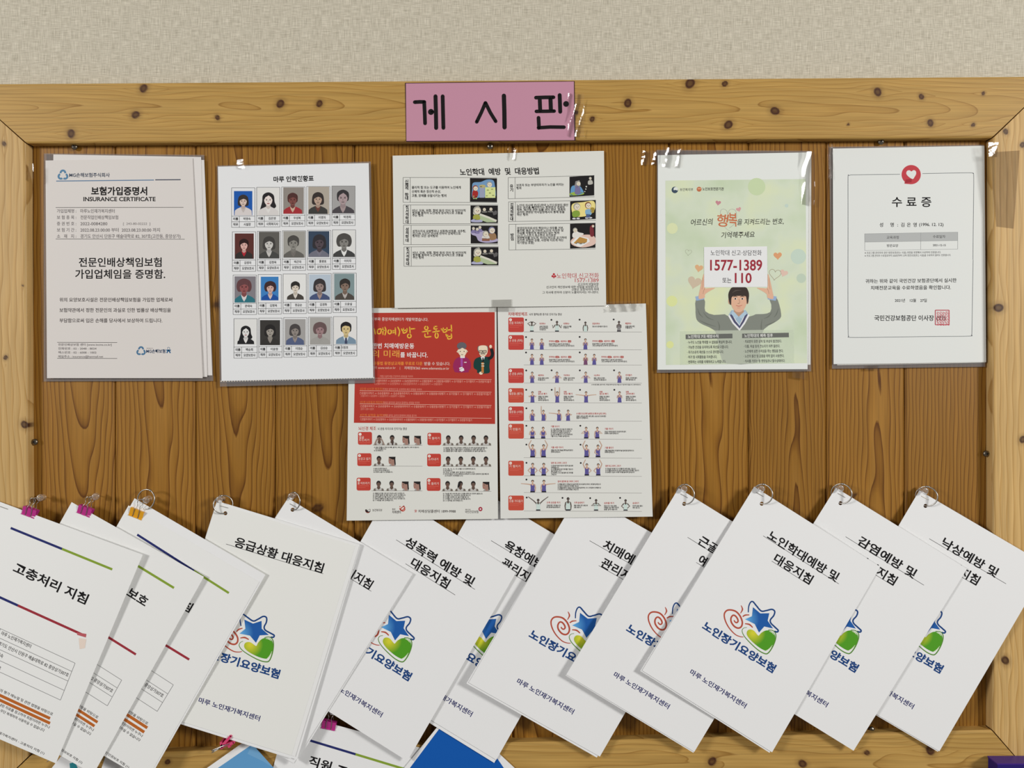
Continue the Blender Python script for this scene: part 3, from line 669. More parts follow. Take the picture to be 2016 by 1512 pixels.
def pic(x0, y0, x1, y1, t, kind):
    k.z = 1; k.quad((x0, y0), (x1, y0 - t), (x1, y1 - t), (x0, y1), BKP); w_, h = x1 - x0, y1 - y0
    X = lambda u: x0 + u * w_
    Y = lambda u, v: y0 + v * h - t * u
    pt = lambda L: [(X(u), Y(u, v)) for u, v in L]
    def head(u, v, r, hair=(150, 148, 140)):
        k.z = 5; k.circ(X(u), Y(u, v), r * 1.12 * w_, hair, r * 1.2 * w_, n=16); k.z = 6; k.circ(X(u + r * .12), Y(u, v + r * .2), r * .92 * w_, SK, n=16)
        k.z = 7
        for s_ in (-.2, .42): k.circ(X(u + r * s_), Y(u, v + r * .1), r * .12 * w_, BKP, n=8)
        k.line(pt([(u - r * .1, v + r * .62), (u + r * .4, v + r * .58)]), r * .12 * w_, (150, 70, 60), sub=False)
    if kind == 0:
        k.z = 2; k.blob(pt([(.08, .45), (.12, .2), (.4, .16), (.62, .06), (.85, .08), (.92, .3), (.93, .8), (.5, .78), (.1, .84)]), (104, 140, 176))
        k.z = 3; k.rect(X(.56), Y(.5, .38), X(.94), Y(.9, .82), (196, 204, 140)); k.rect(X(.36), Y(.4, .34), X(.54), Y(.5, .82), (140, 146, 168)); k.circ(X(.46), Y(.4, .34), .12 * w_, (170, 160, 110), .06 * w_)
        for u, v in ((.66, .5), (.82, .46), (.74, .62), (.62, .74), (.86, .72)): k.circ(X(u), Y(u, v), .045 * w_, (140, 150, 96), .02 * w_)
        k.z = 4; k.blob(pt([(.1, .56), (.2, .5), (.3, .6), (.26, .8), (.1, .82)]), (150, 42, 40)); k.rect(X(.12), Y(.1, .74), X(.18), Y(.1, .88), (150, 170, 110)); k.rect(X(.2), Y(.2, .74), X(.26), Y(.2, .88), (150, 170, 110)); head(.2, .42, .09, (130, 60, 50)); head(.72, .26, .09)
    elif kind in (1, 3):
        k.z = 2; k.poly(pt([(.3, .62), (.34, .46), (.96, .82), (.94, .94), (.6, .95), (.3, .8)]), (160, 174, 140)); k.line(pt([(.34, .5), (.66, .68), (.95, .88)]), .07 * w_, (196, 194, 180), sub=False)
        k.z = 3; k.blob(pt([(.1, .6), (.2, .5), (.32, .56), (.34, .8), (.12, .82)]), (150, 150, 70)); k.blob(pt([(.02, .84), (.2, .76), (.42, .84), (.4, .94), (.06, .94)]), (160, 160, 186)); head(.24, .28, .13); k.z = 3; k.blob(pt([(.12, .22), (.2, .06), (.32, .08), (.2, .5), (.1, .48)]), (190, 186, 172))
        for u, v in ((.5, .22), (.74, .2)): head(u, v, .06, (60, 56, 54))
        k.z = 3; k.blob(pt([(.44, .32), (.58, .32), (.6, .4), (.42, .4)]), (110, 108, 104)); k.blob(pt([(.66, .3), (.8, .3), (.82, .38), (.64, .38)]), (110, 108, 104)); k.poly(pt([(.8, .4), (.92, .28), (.98, .34), (.96, .5), (.84, .56)]), (88, 86, 86))
    elif kind == 2:
        k.z = 2; k.blob(pt([(.04, .3), (.5, .3), (.62, .5), (.96, .72), (.98, .88), (.6, .96), (.3, .86), (.2, .6), (.04, .5)]), (160, 152, 180))
        for u, v in ((.1, .16), (.24, .2), (.34, .1)): head(u, v, .05); k.z = 3; k.blob(pt([(u - .06, v + .1), (u + .06, v + .1), (u + .08, v + .24), (u - .08, v + .24)]), (120, 112, 150))
        k.z = 4; k.blob(pt([(.68, .44), (.9, .44), (.94, .74), (.72, .8)]), (140, 110, 80)); head(.78, .26, .11, (110, 110, 140)); head(.55, .46, .1); k.z = 4; k.rect(X(.42), Y(.4, .7), X(.7), Y(.6, .86), (130, 84, 66)); k.blob(pt([(.46, .56), (.66, .56), (.68, .72), (.42, .72)]), (200, 196, 190))
    elif kind == 4:
        k.z = 2; k.blob(pt([(.04, .76), (.08, .5), (.22, .44), (.42, .5), (.52, .66), (.56, .84), (.3, .94), (.06, .92)]), (92, 138, 178)); k.blob(pt([(.02, .82), (.3, .76), (.56, .82), (.54, .92), (.06, .94)]), (140, 164, 70))
        k.z = 3; k.blob(pt([(.24, .5), (.36, .46), (.44, .62), (.42, .86), (.22, .86)]), (110, 104, 140)); k.poly(pt([(.24, .24), (.4, .2), (.46, .46), (.3, .58), (.2, .5)]), (128, 124, 124)); head(.36, .36, .08)
        k.z = 3
        for u, v, r in ((.62, .78, .02), (.66, .66, .025), (.68, .54, .03)): k.circ(X(u), Y(u, v), r * w_, (196, 196, 190))
        head(.84, .14, .05); k.z = 3; k.blob(pt([(.76, .26), (.9, .24), (.94, .42), (.76, .44)]), (170, 168, 160))
    elif kind == 5:
        k.z = 2; k.blob(pt([(.06, .5), (.1, .14), (.5, .08), (.92, .06), (.96, .5), (.7, .8), (.2, .82)]), (214, 200, 128))
        k.z = 3; k.blob(pt([(.08, .6), (.2, .5), (.36, .56), (.36, .8), (.12, .84)]), (120, 146, 60)); k.blob(pt([(.6, .5), (.8, .48), (.82, .76), (.62, .76)]), (120, 160, 190)); k.rect(X(.62), Y(.6, .72), X(.78), Y(.7, .92), (70, 84, 124)); k.blob(pt([(.8, .4), (.94, .42), (.92, .66), (.8, .62)]), (150, 130, 60))
        for u in (.1, .26, .6, .74): k.circ(X(u + .05), Y(u, .92), .07 * w_, (200, 200, 204), .03 * w_)
        head(.26, .3, .12); head(.7, .26, .11, (120, 76, 52))
    else:
        k.z = 2; k.blob(pt([(.04, .66), (.3, .5), (.7, .46), (.97, .56), (.97, .86), (.5, .97), (.1, .86)]), (206, 178, 166))
        k.z = 3; k.poly(pt([(.04, .76), (.3, .5), (.72, .6), (.78, .74), (.42, .94), (.3, .92)]), (214, 216, 212)); k.poly(pt([(.14, .78), (.38, .54), (.68, .64), (.66, .76), (.4, .9)]), (170, 128, 66))
        k.z = 4; k.blob(pt([(.1, .4), (.24, .3), (.36, .36), (.54, .42), (.36, .54), (.12, .56)]), (208, 204, 198)); head(.2, .26, .08); k.z = 3; k.blob(pt([(.78, .16), (.9, .12), (.94, .5), (.8, .52)]), (110, 46, 52)); head(.9, .12, .05, (120, 70, 60))
for a in ((757, 277, 1001, 492, -3, 0), (762, 524, 1009, 683, -1, 1), (764, 706, 1008, 868, 0, 2), (767, 900, 1014, 1064, 0, 3), (1655, 266, 1878, 448, 14, 4), (1661, 487, 1892, 658, 12, 5), (1660, 690, 1889, 914, 8, 6)):
    k.crop(760, 290, 440); pic(*a); k.done('cartoon_picture', e)

# --- red exercise poster
rp, e, k = sheetthing('exercise_poster', [(688, 607), (977.5, 604.5), (980.5, 1021.5), (682.5, 1025)], (3, 3, 14, 13), 'white exercise poster with a large red block, under the landscape handout', 'poster', (203, 203, 197), (21, 1.2))
RED, RED2, ORG, PKW = (164, 54, 44), (176, 62, 52), (222, 160, 56), (222, 190, 180)
k.crop(670, 590, 330, 2012)
k.quad((190, 160), (1853, 149), (1858, 1492), (163, 1478), RED, n=16); k.done('red_block', e)
k.z = 3; k.crop(670, 590, 330, 2012)
k.text('보건복지부와 중앙치매센터가 개발하였습니다.', 1055, 238, 42, 800, (232, 212, 204), 0, 'r', .5)
k.done('slogan', e); k.z = 3; k.crop(670, 590, 330, 2012)
k.text('매일 한번 치매예방운동', 886, 556, 64, 640, (232, 220, 212), .014, 'r', .4); k.text('를 바꿉니다.', 1050, 664, 64, 330, (232, 220, 212), .014, 'r', .4)
k.done('slogan', e); k.z = 3; k.crop(670, 590, 330, 2012)
k.text('받을 수 있습니다.', 1318, 769, 42, 310, (230, 206, 196), 0, 'r', .4)
k.text('중앙치매센터 www.nid.or.kr', 664, 816, 36, 420, (228, 176, 160), 0, 'r'); k.text('|', 716, 818, 36, None, (228, 176, 160)); k.text('치매정보365 www.edementia.or.kr', 1306, 824, 38, 538, (232, 200, 190), 0, 'r', .5)
k.done('slogan', e)
k.z = 3; k.crop(670, 590, 330, 2012)
def brush(L, w_=14, col=(228, 168, 60)):
    for st in L: k.curve(st, w_, col); k.circ(st[0][0], st[0][1], w_ * .48, col, n=10); k.circ(st[-1][0], st[-1][1], w_ * .44, col, n=10)
ring_ = lambda cx, cy, rx, ry: [(cx + rx * math.cos(t), cy + ry * math.sin(t)) for t in np.linspace(-1.6, 4.9, 12)]
brush([[(408, 350), (412, 372), (420, 412)], [(446, 360), (488, 352), (482, 402), (448, 404), (446, 360)], [(510, 338), (512, 418)], [(536, 330), (548, 370), (536, 424)], [(510, 372), (532, 368)],
       ring_(592, 386, 20, 24), [(622, 376), (650, 372)], [(622, 398), (650, 394)], [(660, 340), (664, 418)], [(690, 330), (712, 380), (700, 436)],
       [(736, 352), (742, 372)], [(758, 344), (756, 400), (796, 384), (800, 346)], [(760, 372), (796, 362)], [(832, 330), (838, 400)], [(838, 352), (894, 348)], ring_(828, 436, 22, 22),
       ring_(1032, 340, 20, 20), [(984, 386), (1040, 378), (1086, 372)], [(1048, 384), (1050, 414)], [(1016, 412), (1022, 448), (1088, 442)],
       [(1128, 324), (1158, 320)], [(1128, 326), (1126, 352), (1162, 348)], [(1148, 356), (1150, 378)], [(1110, 388), (1190, 376)], ring_(1156, 430, 18, 30),
       [(1212, 350), (1218, 366)], [(1236, 340), (1236, 388), (1276, 380), (1280, 336)], [(1238, 362), (1276, 356)], [(1286, 366), (1332, 358)], [(1332, 306), (1336, 380)], [(1268, 414), (1276, 440)], [(1288, 424), (1292, 470), (1334, 460), (1332, 410)], [(1290, 444), (1330, 438)]])
k.done('brush_title', e)
k.z = 3; k.crop(670, 590, 330, 2012)
k.text('나의 미래', 708, 650, 88, 430, (226, 158, 70), .004, 'r', .3); k.text('치매예방 운동법 동영상교재를 무료로 다운', 986, 766, 42, 760, (214, 134, 58), .014, 'r', .3)
k.done('orange_lettering', e)
k.z = 3; k.crop(670, 590, 330, 2012)
for y0, dx in ((947, 400), (1098, 232), (1256, 232), (1412, 232)): k.line([(dx, y0 - 6 + (dx - 232) * .01), (1815, y0 + 12)], 4, (226, 176, 160))
arrow = '①온몸자극하기 → ②손운동박수 → ③손운동마주치기 → ④팔운동펴기 → ⑤팔운동사방뻗기 → ⑥기만들기 → ⑦기펼치기 → ⑧온몸가다듬기'
for y, a, t, w_, L in ((920, '1단계 치매예방체조', '가볍고 쉽게 매일 건강하게 운동법을 익히자', 400, 470), (1076, '2단계 뇌신경 체조하기', '어려운 동작까지 잘 소화하며 체조 방법을 익히자', 470, 236), (1236, '3단계 뇌운동과 체조하기', '어려운 동작까지 음악과 함께하는 방법을 익히자', 440, 236), (1390, '4단계 실력을 높여보자', '어려운 동작도 음악과 함께하며 운동을 즐기자', 400, 236)):
    if y > 1000: k.text(a, 236, y - 6, 32, 290 if y < 1300 else 330, (206, 116, 56), 0, 'l', .5)
    k.text(t, 872 if y < 1000 else 556 + w_ * .9, y + 2, 27, w_, (216, 140, 124), 0, 'r', .5)
for y, x0, x1 in ((984, 410, 1808), (1134, 232, 1804), (1290, 240, 1806), (1446, 240, 1580)):
    k.text(arrow, x1, y, 30, x1 - x0, (224, 156, 140), .004, 'r', .45)
for y, x0, x1 in ((1008, 410, 1224), (1154, 245, 776), (1312, 242, 402)): k.text(arrow[:26] if x1 < 500 else arrow[:44], x0, y, 28, x1 - x0, (218, 140, 124), 0, 'l', .4)
k.done('routine_list', e)
# the two printed grandparents
k.z = 3; k.crop(670, 590, 330, 2012); SKN = (222, 200, 176)
k.blob([(1366, 850), (1352, 800), (1372, 730), (1420, 692), (1505, 690), (1560, 740), (1566, 820), (1540, 850), (1530, 872), (1390, 872)], (140, 38, 84))
k.z = 4; k.rect(1444, 704, 1470, 800, (150, 70, 150)); k.line([(1486, 752), (1516, 752)], 9, (226, 220, 220)); k.rect(1440, 672, 1494, 700, (232, 226, 220))
for a, b in (((1428, 826), (1468, 812)), ((1432, 850), (1482, 826)), ((1448, 858), (1486, 842))): k.line([a, b], 16, (232, 222, 216))
k.z = 5; k.circ(1458, 556, 58, (92, 90, 96), 46); k.circ(1462, 528, 24, (92, 90, 96), 18)
k.z = 6; k.blob([(1408, 604), (1440, 592), (1464, 578), (1490, 592), (1520, 606), (1512, 644), (1470, 690), (1418, 644)], SKN); k.circ(1406, 624, 9, SKN); k.circ(1520, 622, 9, SKN)
k.z = 7
for x in (1440, 1486): k.circ(x, 622, 6, (40, 32, 32), n=10)
k.curve([(1450, 654), (1462, 662), (1474, 654)], 5, (60, 30, 30)); k.circ(1424, 640, 8, (222, 180, 160)); k.circ(1504, 640, 8, (222, 180, 160))
k.done('grandmother_drawing', e)
k.z = 3; k.crop(670, 590, 330, 2012); GRN = (24, 58, 54)
k.blob([(1604, 820), (1600, 760), (1622, 710), (1680, 686), (1740, 684), (1794, 700), (1790, 800), (1786, 880), (1654, 882), (1640, 846)], GRN)
k.curve([(1770, 712), (1812, 690), (1826, 648), (1812, 588)], 38, (30, 34, 36))
k.z = 4; k.circ(1804, 562, 16, SKN, 20); k.poly([(1684, 686), (1736, 684), (1712, 752)], (232, 228, 222)); k.poly([(1706, 694), (1718, 694), (1724, 740), (1712, 752), (1702, 740)], (26, 26, 28)); k.rect(1694, 752, 1722, 880, (178, 112, 54))
for x in (1698, 1710, 1722):
    for y in (768, 796): k.circ(x, y, 6, (230, 220, 200), n=10)
k.circ(1688, 882, 22, SKN, 18)
k.z = 5; k.circ(1664, 588, 18, (104, 100, 98), 34); k.circ(1758, 586, 18, (104, 100, 98), 34)
k.z = 6; k.blob([(1658, 600), (1664, 560), (1710, 548), (1758, 560), (1768, 620), (1750, 664), (1712, 686), (1676, 664)], SKN)
k.z = 7
for x in (1686, 1734): k.frame(x - 18, 610, x + 18, 636, 7, (34, 30, 30)); k.circ(x, 622, 5, (34, 30, 30), n=8)
k.line([(1704, 618), (1716, 618)], 6, (34, 30, 30)); k.curve([(1684, 656), (1712, 644), (1740, 656)], 9, (80, 76, 74)); k.line([(1700, 662), (1726, 662)], 5, (120, 50, 40))
k.done('grandfather_drawing', e)
k.crop(670, 810, 330, 2012)
k.text('뇌신경 체조', 218, 204, 46, 212, RED, .012, 'l'); k.text('뇌 운동 자극으로 인지기능 향상', 448, 208, 32, 352, (60, 54, 54), .012, 'l'); k.done('section_heading', e)
def badge(x0, y0, x1, y1, num, lines, r=22, col=RED2):
    k.z = 1; k.rrect(x0, y0, x1, y1, r, col); k.z = 2
    k.circ(x0 + 26, y0 + 28, 17, (232, 214, 206)); k.z = 3; k.text(num, x0 + 26, y0 + 28, 20, None, RED2, .02); k.z = 2
    for i, t in enumerate(lines): k.text(t, x0 + 12, y0 + 66 + i * 32, 32, (x1 - x0 - 26) if len(t) > 5 else None, (236, 206, 196), 0, 'l')
    yy = y0 + 66 + 32 * len(lines); k.line([(x0 + 16, yy), (x1 - 20, yy)], 3, (214, 120, 104)); k.line([(x0 + 16, yy + 20), (x1 - 60, yy + 20)], 3, (206, 104, 90))
    return k.done('exercise_badge', e)
def bust(x, y, s, mode='front', tint=(104, 84, 74)):
    """small black and white head-and-shoulders photo standing on the line y"""
    hair = (36, 33, 33); top = (176, 174, 170)
    k.z = 2
    if mode in ('side', 'crop'):
        k.blob([(x - 30 * s, y), (x - 10 * s, y - 26 * s), (x + 30 * s, y - 22 * s), (x + 44 * s, y)], (150, 146, 142))
        k.z = 3; k.poly([(x - 40 * s, y - 112 * s), (x + 40 * s, y - 114 * s), (x + 36 * s, y - 70 * s), (x + 26 * s, y - 2), (x - 6 * s, y - 2), (x - 8 * s, y - 22 * s), (x - 36 * s, y - 26 * s), (x - 44 * s, y - 60 * s)], (150, 116, 104))
        k.z = 4; k.poly([(x - 40 * s, y - 116 * s), (x + 44 * s, y - 116 * s), (x + 42 * s, y - 84 * s), (x + 10 * s, y - 80 * s), (x - 36 * s, y - 100 * s)], hair); k.poly([(x + 26 * s, y - 88 * s), (x + 42 * s, y - 84 * s), (x + 48 * s, y - 16 * s), (x + 34 * s, y - 10 * s)], hair)
        k.circ(x - 22 * s, y - 76 * s, 7 * s, (60, 44, 42), 4 * s, n=8); k.circ(x - 30 * s, y - 44 * s, 8 * s, (150, 70, 66), 4 * s, n=8)
        return
    k.poly([(x - 66 * s, y), (x - 58 * s, y - 24 * s), (x - 24 * s, y - 36 * s), (x + 24 * s, y - 36 * s), (x + 58 * s, y - 24 * s), (x + 64 * s, y)], top)
    k.z = 3
    for d_ in (-1, 1): k.poly([(x + d_ * 66 * s, y), (x + d_ * 60 * s, y - 24 * s), (x + d_ * 40 * s, y - 31 * s), (x + d_ * 36 * s, y)], (108, 100, 92))
    k.poly([(x - 16 * s, y - 56 * s), (x + 16 * s, y - 56 * s), (x + 22 * s, y - 34 * s), (x, y - 10 * s), (x - 22 * s, y - 34 * s)], shade(tint, .85))
    k.circ(x, y - 92 * s, 29 * s, hair, 34 * s)
    k.z = 4; k.circ(x, y - 80 * s, 23 * s, tint, 31 * s)
    k.z = 5; k.poly([(x - 25 * s, y - 84 * s), (x - 18 * s, y - 112 * s), (x + 18 * s, y - 112 * s), (x + 25 * s, y - 84 * s), (x + 12 * s, y - 102 * s), (x - 12 * s, y - 102 * s)], hair)
    for d_ in (-1, 1): k.circ(x + d_ * 9 * s, y - 84 * s, 5 * s, (40, 32, 30), 3 * s, n=8)
    k.circ(x, y - 62 * s, 9 * s, (96, 56, 52), 4 * s, n=8); k.line([(x, y - 80 * s), (x, y - 70 * s)], 3 * s, shade(tint, .8))
    if mode == 'hands':
        k.z = 6
        for d_ in (-1, 1): k.line([(x + d_ * 62 * s, y), (x + d_ * 34 * s, y - 62 * s), (x + d_ * 14 * s, y - 90 * s)], 17 * s, (142, 124, 114), sub=False)
    if mode == 'chin':
        k.z = 6; k.line([(x + 4 * s, y), (x + 10 * s, y - 44 * s), (x + 4 * s, y - 66 * s)], 18 * s, (70, 58, 54), sub=False)
    if mode == 'turn':
        k.z = 6; k.poly([(x - 26 * s, y - 110 * s), (x + 6 * s, y - 118 * s), (x - 4 * s, y - 70 * s), (x - 34 * s, y - 30 * s), (x - 36 * s, y - 60 * s)], hair)
blocks = [(212, 246, 380, 400, '1', ['얼굴', '두드리기'], 405, [(468, 'hands'), (622, 'chin'), (786, 'side'), (926, 'side')], [('① 얼굴 전체를 손가락으로 톡톡, 볼까지, 이마, 눈썹, 입술까지 고루 두드립니다', 540, 404), ('두드려줍니다', 130, 420), ('② 3번 반복합니다.', 112, 404)], 432, 19),
          (1046, 256, 1210, 406, '4', ['혀 돌리기'], 408, [(1296, 'front'), (1450, 'front'), (1600, 'front'), (1748, 'front')], [('① 입술을 다물고 혀로 입안에서 오른쪽으로 한 바퀴 동글게 쓸며 돌려줍니다.', 530, 1238), ('② 입술을 벌려 혀를 내밀어 시계방향으로 돌려 쓸어줍니다.', 500, 1238), ('③ 입술을 벌려 혀를 내밀어 시계반대방향으로 돌려 쓸어줍니다.', 514, 1238)], 437, 20),
          (204, 502, 374, 655, '2', ['눈감고 씹기'], 656, [(464, 'front'), (620, 'side')], [('① 눈을 감고 편안히 앉습니다.', 164, 398), ('② 어금니로 꼭꼭 씹는 흉내를 냅니다.', 194, 398), ('③ 천천히 눈을 뜨고 반복합니다.', 232, 398)], 686, 21),
          (1042, 508, 1208, 660, '5', ['소리내기'], 661, [(1294, 'front'), (1446, 'front'), (1596, 'front'), (1748, 'front')], [('① 아~ 에~ 이~ 오~ 우 소리를 크고 정확하게 냅니다.', 390, 1234), ('② 2회 반복합니다.', 112, 1234), ('③ 혀로 소리를 내며 맞추어 반복합니다.', 380, 1234), ('④ 파타카라를 큰 소리로 정확하게 또박또박 소리내어 반복하며 점점 빠르게', 546, 1234), ('소리내어 반복합니다', 466, 1252)], 690, 20.5),
          (196, 795, 364, 950, '3', ['볼 터뜨리기'], 953, [(460, 'front'), (616, 'front'), (778, 'side'), (920, 'side')], [('① 양볼에 공기를 크게 넣고 머금어 4초간 유지합니다.', 380, 392), ('② 오른쪽 볼에 공기를 머금고 4초간 유지합니다.', 396, 390), ('③ 왼쪽 볼에 공기를 머금어 4초간 유지합니다.', 376, 390), ('④ 입술과 윗볼에 공기를 머금고 4초간 유지합니다.', 390, 390), ('⑤ 1~4번을 3회 반복합니다.', 248, 390)], 984, 21),
          (1038, 800, 1202, 954, '6', ['목 돌리기'], 957, [(1288, 'front'), (1442, 'turn'), (1596, 'front'), (1748, 'side')], [('① 가슴을 펴고 바르게 앉아 고개를 왼쪽으로 천천히 돌립니다.', 478, 1232), ('② 고개를 다시 바로하여 정면을 봅니다.', 336, 1232), ('③ 고개를 오른쪽으로 돌려 뒤를 봅니다.', 316, 1232), ('④ 고개를 다시 바로하여 정면을 봅니다.', 334, 1232), ('⑤ 1~4 동작을 3회 반복합니다.', 240, 1232)], 987, 21)]
for x0, y0, x1, y1, nm, ln, ly, bs, tx, ty, dy in blocks:
    k.crop(670, 810, 330, 2012); badge(x0, y0, x1, y1, nm, ln)
    for bx, md in bs: k.crop(670, 810, 330, 2012); bust(bx, ly - 2, .95, md); k.done('head_photo', e)
for x0, y0, x1, y1, nm, ln, ly, bs, tx, ty, dy in blocks:
    k.crop(670, 810, 330, 2012); k.z = 1
    k.line([(x1 + 10, ly), (985 if x1 < 600 else 1812, ly + 2)], 3.5, (110, 106, 104))
    for i, (t, w_, xx) in enumerate(tx): k.text(t, xx, ty + i * dy, 19, w_, (38, 35, 35), .024, 'l')
k.done('instructions', e)
k.crop(670, 810, 330, 2012); GL = (70, 64, 62)
k.circ(330, 1188, 32, (52, 42, 44), a0=-30, a1=200); k.circ(330, 1190, 30, (176, 78, 56), a0=20, a1=170); k.circ(334, 1172, 17, (203, 203, 197), z=3); k.circ(344, 1188, 13, (203, 203, 197), z=3)
k.text('보건복지부', 385, 1186, 32, 118, GL, .012, 'l'); k.text('중앙', 622, 1174, 20, 40, GL, .02, 'l'); k.text('치매센터', 622, 1208, 36, 104, GL, .016, 'l')
k.curve([(712, 1160), (722, 1182), (744, 1186), (768, 1164), (774, 1152), (754, 1142), (738, 1154), (724, 1172), (744, 1196), (770, 1186), (776, 1166)], 11, (176, 66, 52)); k.circ(716, 1142, 7, (176, 66, 52)); k.circ(762, 1136, 7, (120, 40, 40))
k.text('☎', 904, 1195, 30, 34, (168, 48, 48), .01); k.text('치매상담콜센터 1899-9988', 935, 1198, 38, 450, GL, .014, 'l')
k.text('함께하는 건강보험', 1500, 1178, 14, 62, GL, .01, 'l'); k.text('국민건강보험', 1496, 1205, 34, 160, GL, .012, 'l')
k.circ(1682, 1172, 24, (150, 40, 56), 26); k.circ(1682, 1172, 10, (210, 196, 194), 11, z=3)
k.done('sponsor_logos', e)

# --- white exercise poster with the rows of small figures
xp, e, k = sheetthing('exercise_poster', [(979.5, 604.5), (1271.5, 597.5), (1285, 1017), (985.5, 1021)], (3.4, 3, 15, 14), 'white exercise poster with rows of tiny gym figures, right of the red poster', 'poster', (204, 204, 199), (22, 1.2))
k.crop(970, 590, 330, 2012)
k.text('치매예방체조', 186, 172, 44, 232, RED, .016, 'l'); k.text('뇌의 혈액순환 증가로 인지기능 향상', 438, 176, 30, 392, (60, 54, 54), .014, 'l'); k.done('section_heading', e)
ARM = {'cl': [(.2, -.36), (.03, -.5)], 'up': [(.2, -.9), (.2, -1.36)], 'ar': [(.3, -.95), (.1, -1.32)], 'sp': [(.42, -.66), (.92, -.7)], 'hp': [(.36, -.4), (.15, -.2)], 'dn': [(.23, -.36), (.2, -.06)], 'hd': [(.42, -.8), (.08, -1.0)],
       'sh': [(.38, -.34), (.42, -.62)], 'cr': [(.24, -.42), (-.1, -.56)], 'el': [(.42, -.44), (.02, -.46)], 'fw': [(.26, -.5), (.34, -.6)], 'vv': [(.4, -.85), (.85, -1.18)], 'bl': [(.26, -.36), (-.02, -.22)]}
def figure_(x, y, h, arms, top=(86, 80, 138), skin=(196, 162, 140), dark=False, shorts=False):
    if dark: skin = (92, 80, 74)
    hair = (34, 31, 32); k.z = 2
    k.poly([(x - .2 * h, y - .64 * h), (x - .07 * h, y - .7 * h), (x + .07 * h, y - .7 * h), (x + .2 * h, y - .64 * h), (x + .17 * h, y - .5 * h), (x - .17 * h, y - .5 * h)], skin)
    k.poly([(x - .05 * h, y - .76 * h), (x + .05 * h, y - .76 * h), (x + .06 * h, y - .66 * h), (x - .06 * h, y - .66 * h)], shade(skin, .9))
    k.z = 3; k.poly([(x - .16 * h, y - .6 * h), (x - .1 * h, y - .66 * h), (x - .05 * h, y - .54 * h), (x + .05 * h, y - .54 * h), (x + .1 * h, y - .66 * h), (x + .16 * h, y - .6 * h), (x + .15 * h, y - .3 * h), (x + .18 * h, y), (x - .18 * h, y), (x - .15 * h, y - .3 * h)], top)
    if shorts: k.z = 4; k.poly([(x - .17 * h, y - .1 * h), (x + .17 * h, y - .1 * h), (x + .19 * h, y), (x - .19 * h, y)], (36, 34, 42))
    k.z = 4; k.circ(x, y - .89 * h, .105 * h, hair, .115 * h, n=14); k.z = 5; k.circ(x, y - .85 * h, .075 * h, skin, .095 * h, n=14)
    k.z = 6
    for d_, a in ((-1, arms[0]), (1, arms[1])):
        q = [(x + d_ * .17 * h, y - .62 * h)] + [(x + d_ * u * h, y + v * h) for u, v in ARM[a]]
        k.line(q, np.array([.085, .07, .05]) * h, shade(skin, .93), sub=False)
    for d_ in (-1, 1): k.circ(x + d_ * .03 * h, y - .87 * h, .012 * h, (40, 34, 34), n=6)
def num(x, y): k.z = 1; k.circ(x, y, 11, (38, 36, 38), n=14)
MINT = (186, 202, 196)
A1, A2 = (590, 838), (810, 1058)
LAST = {}
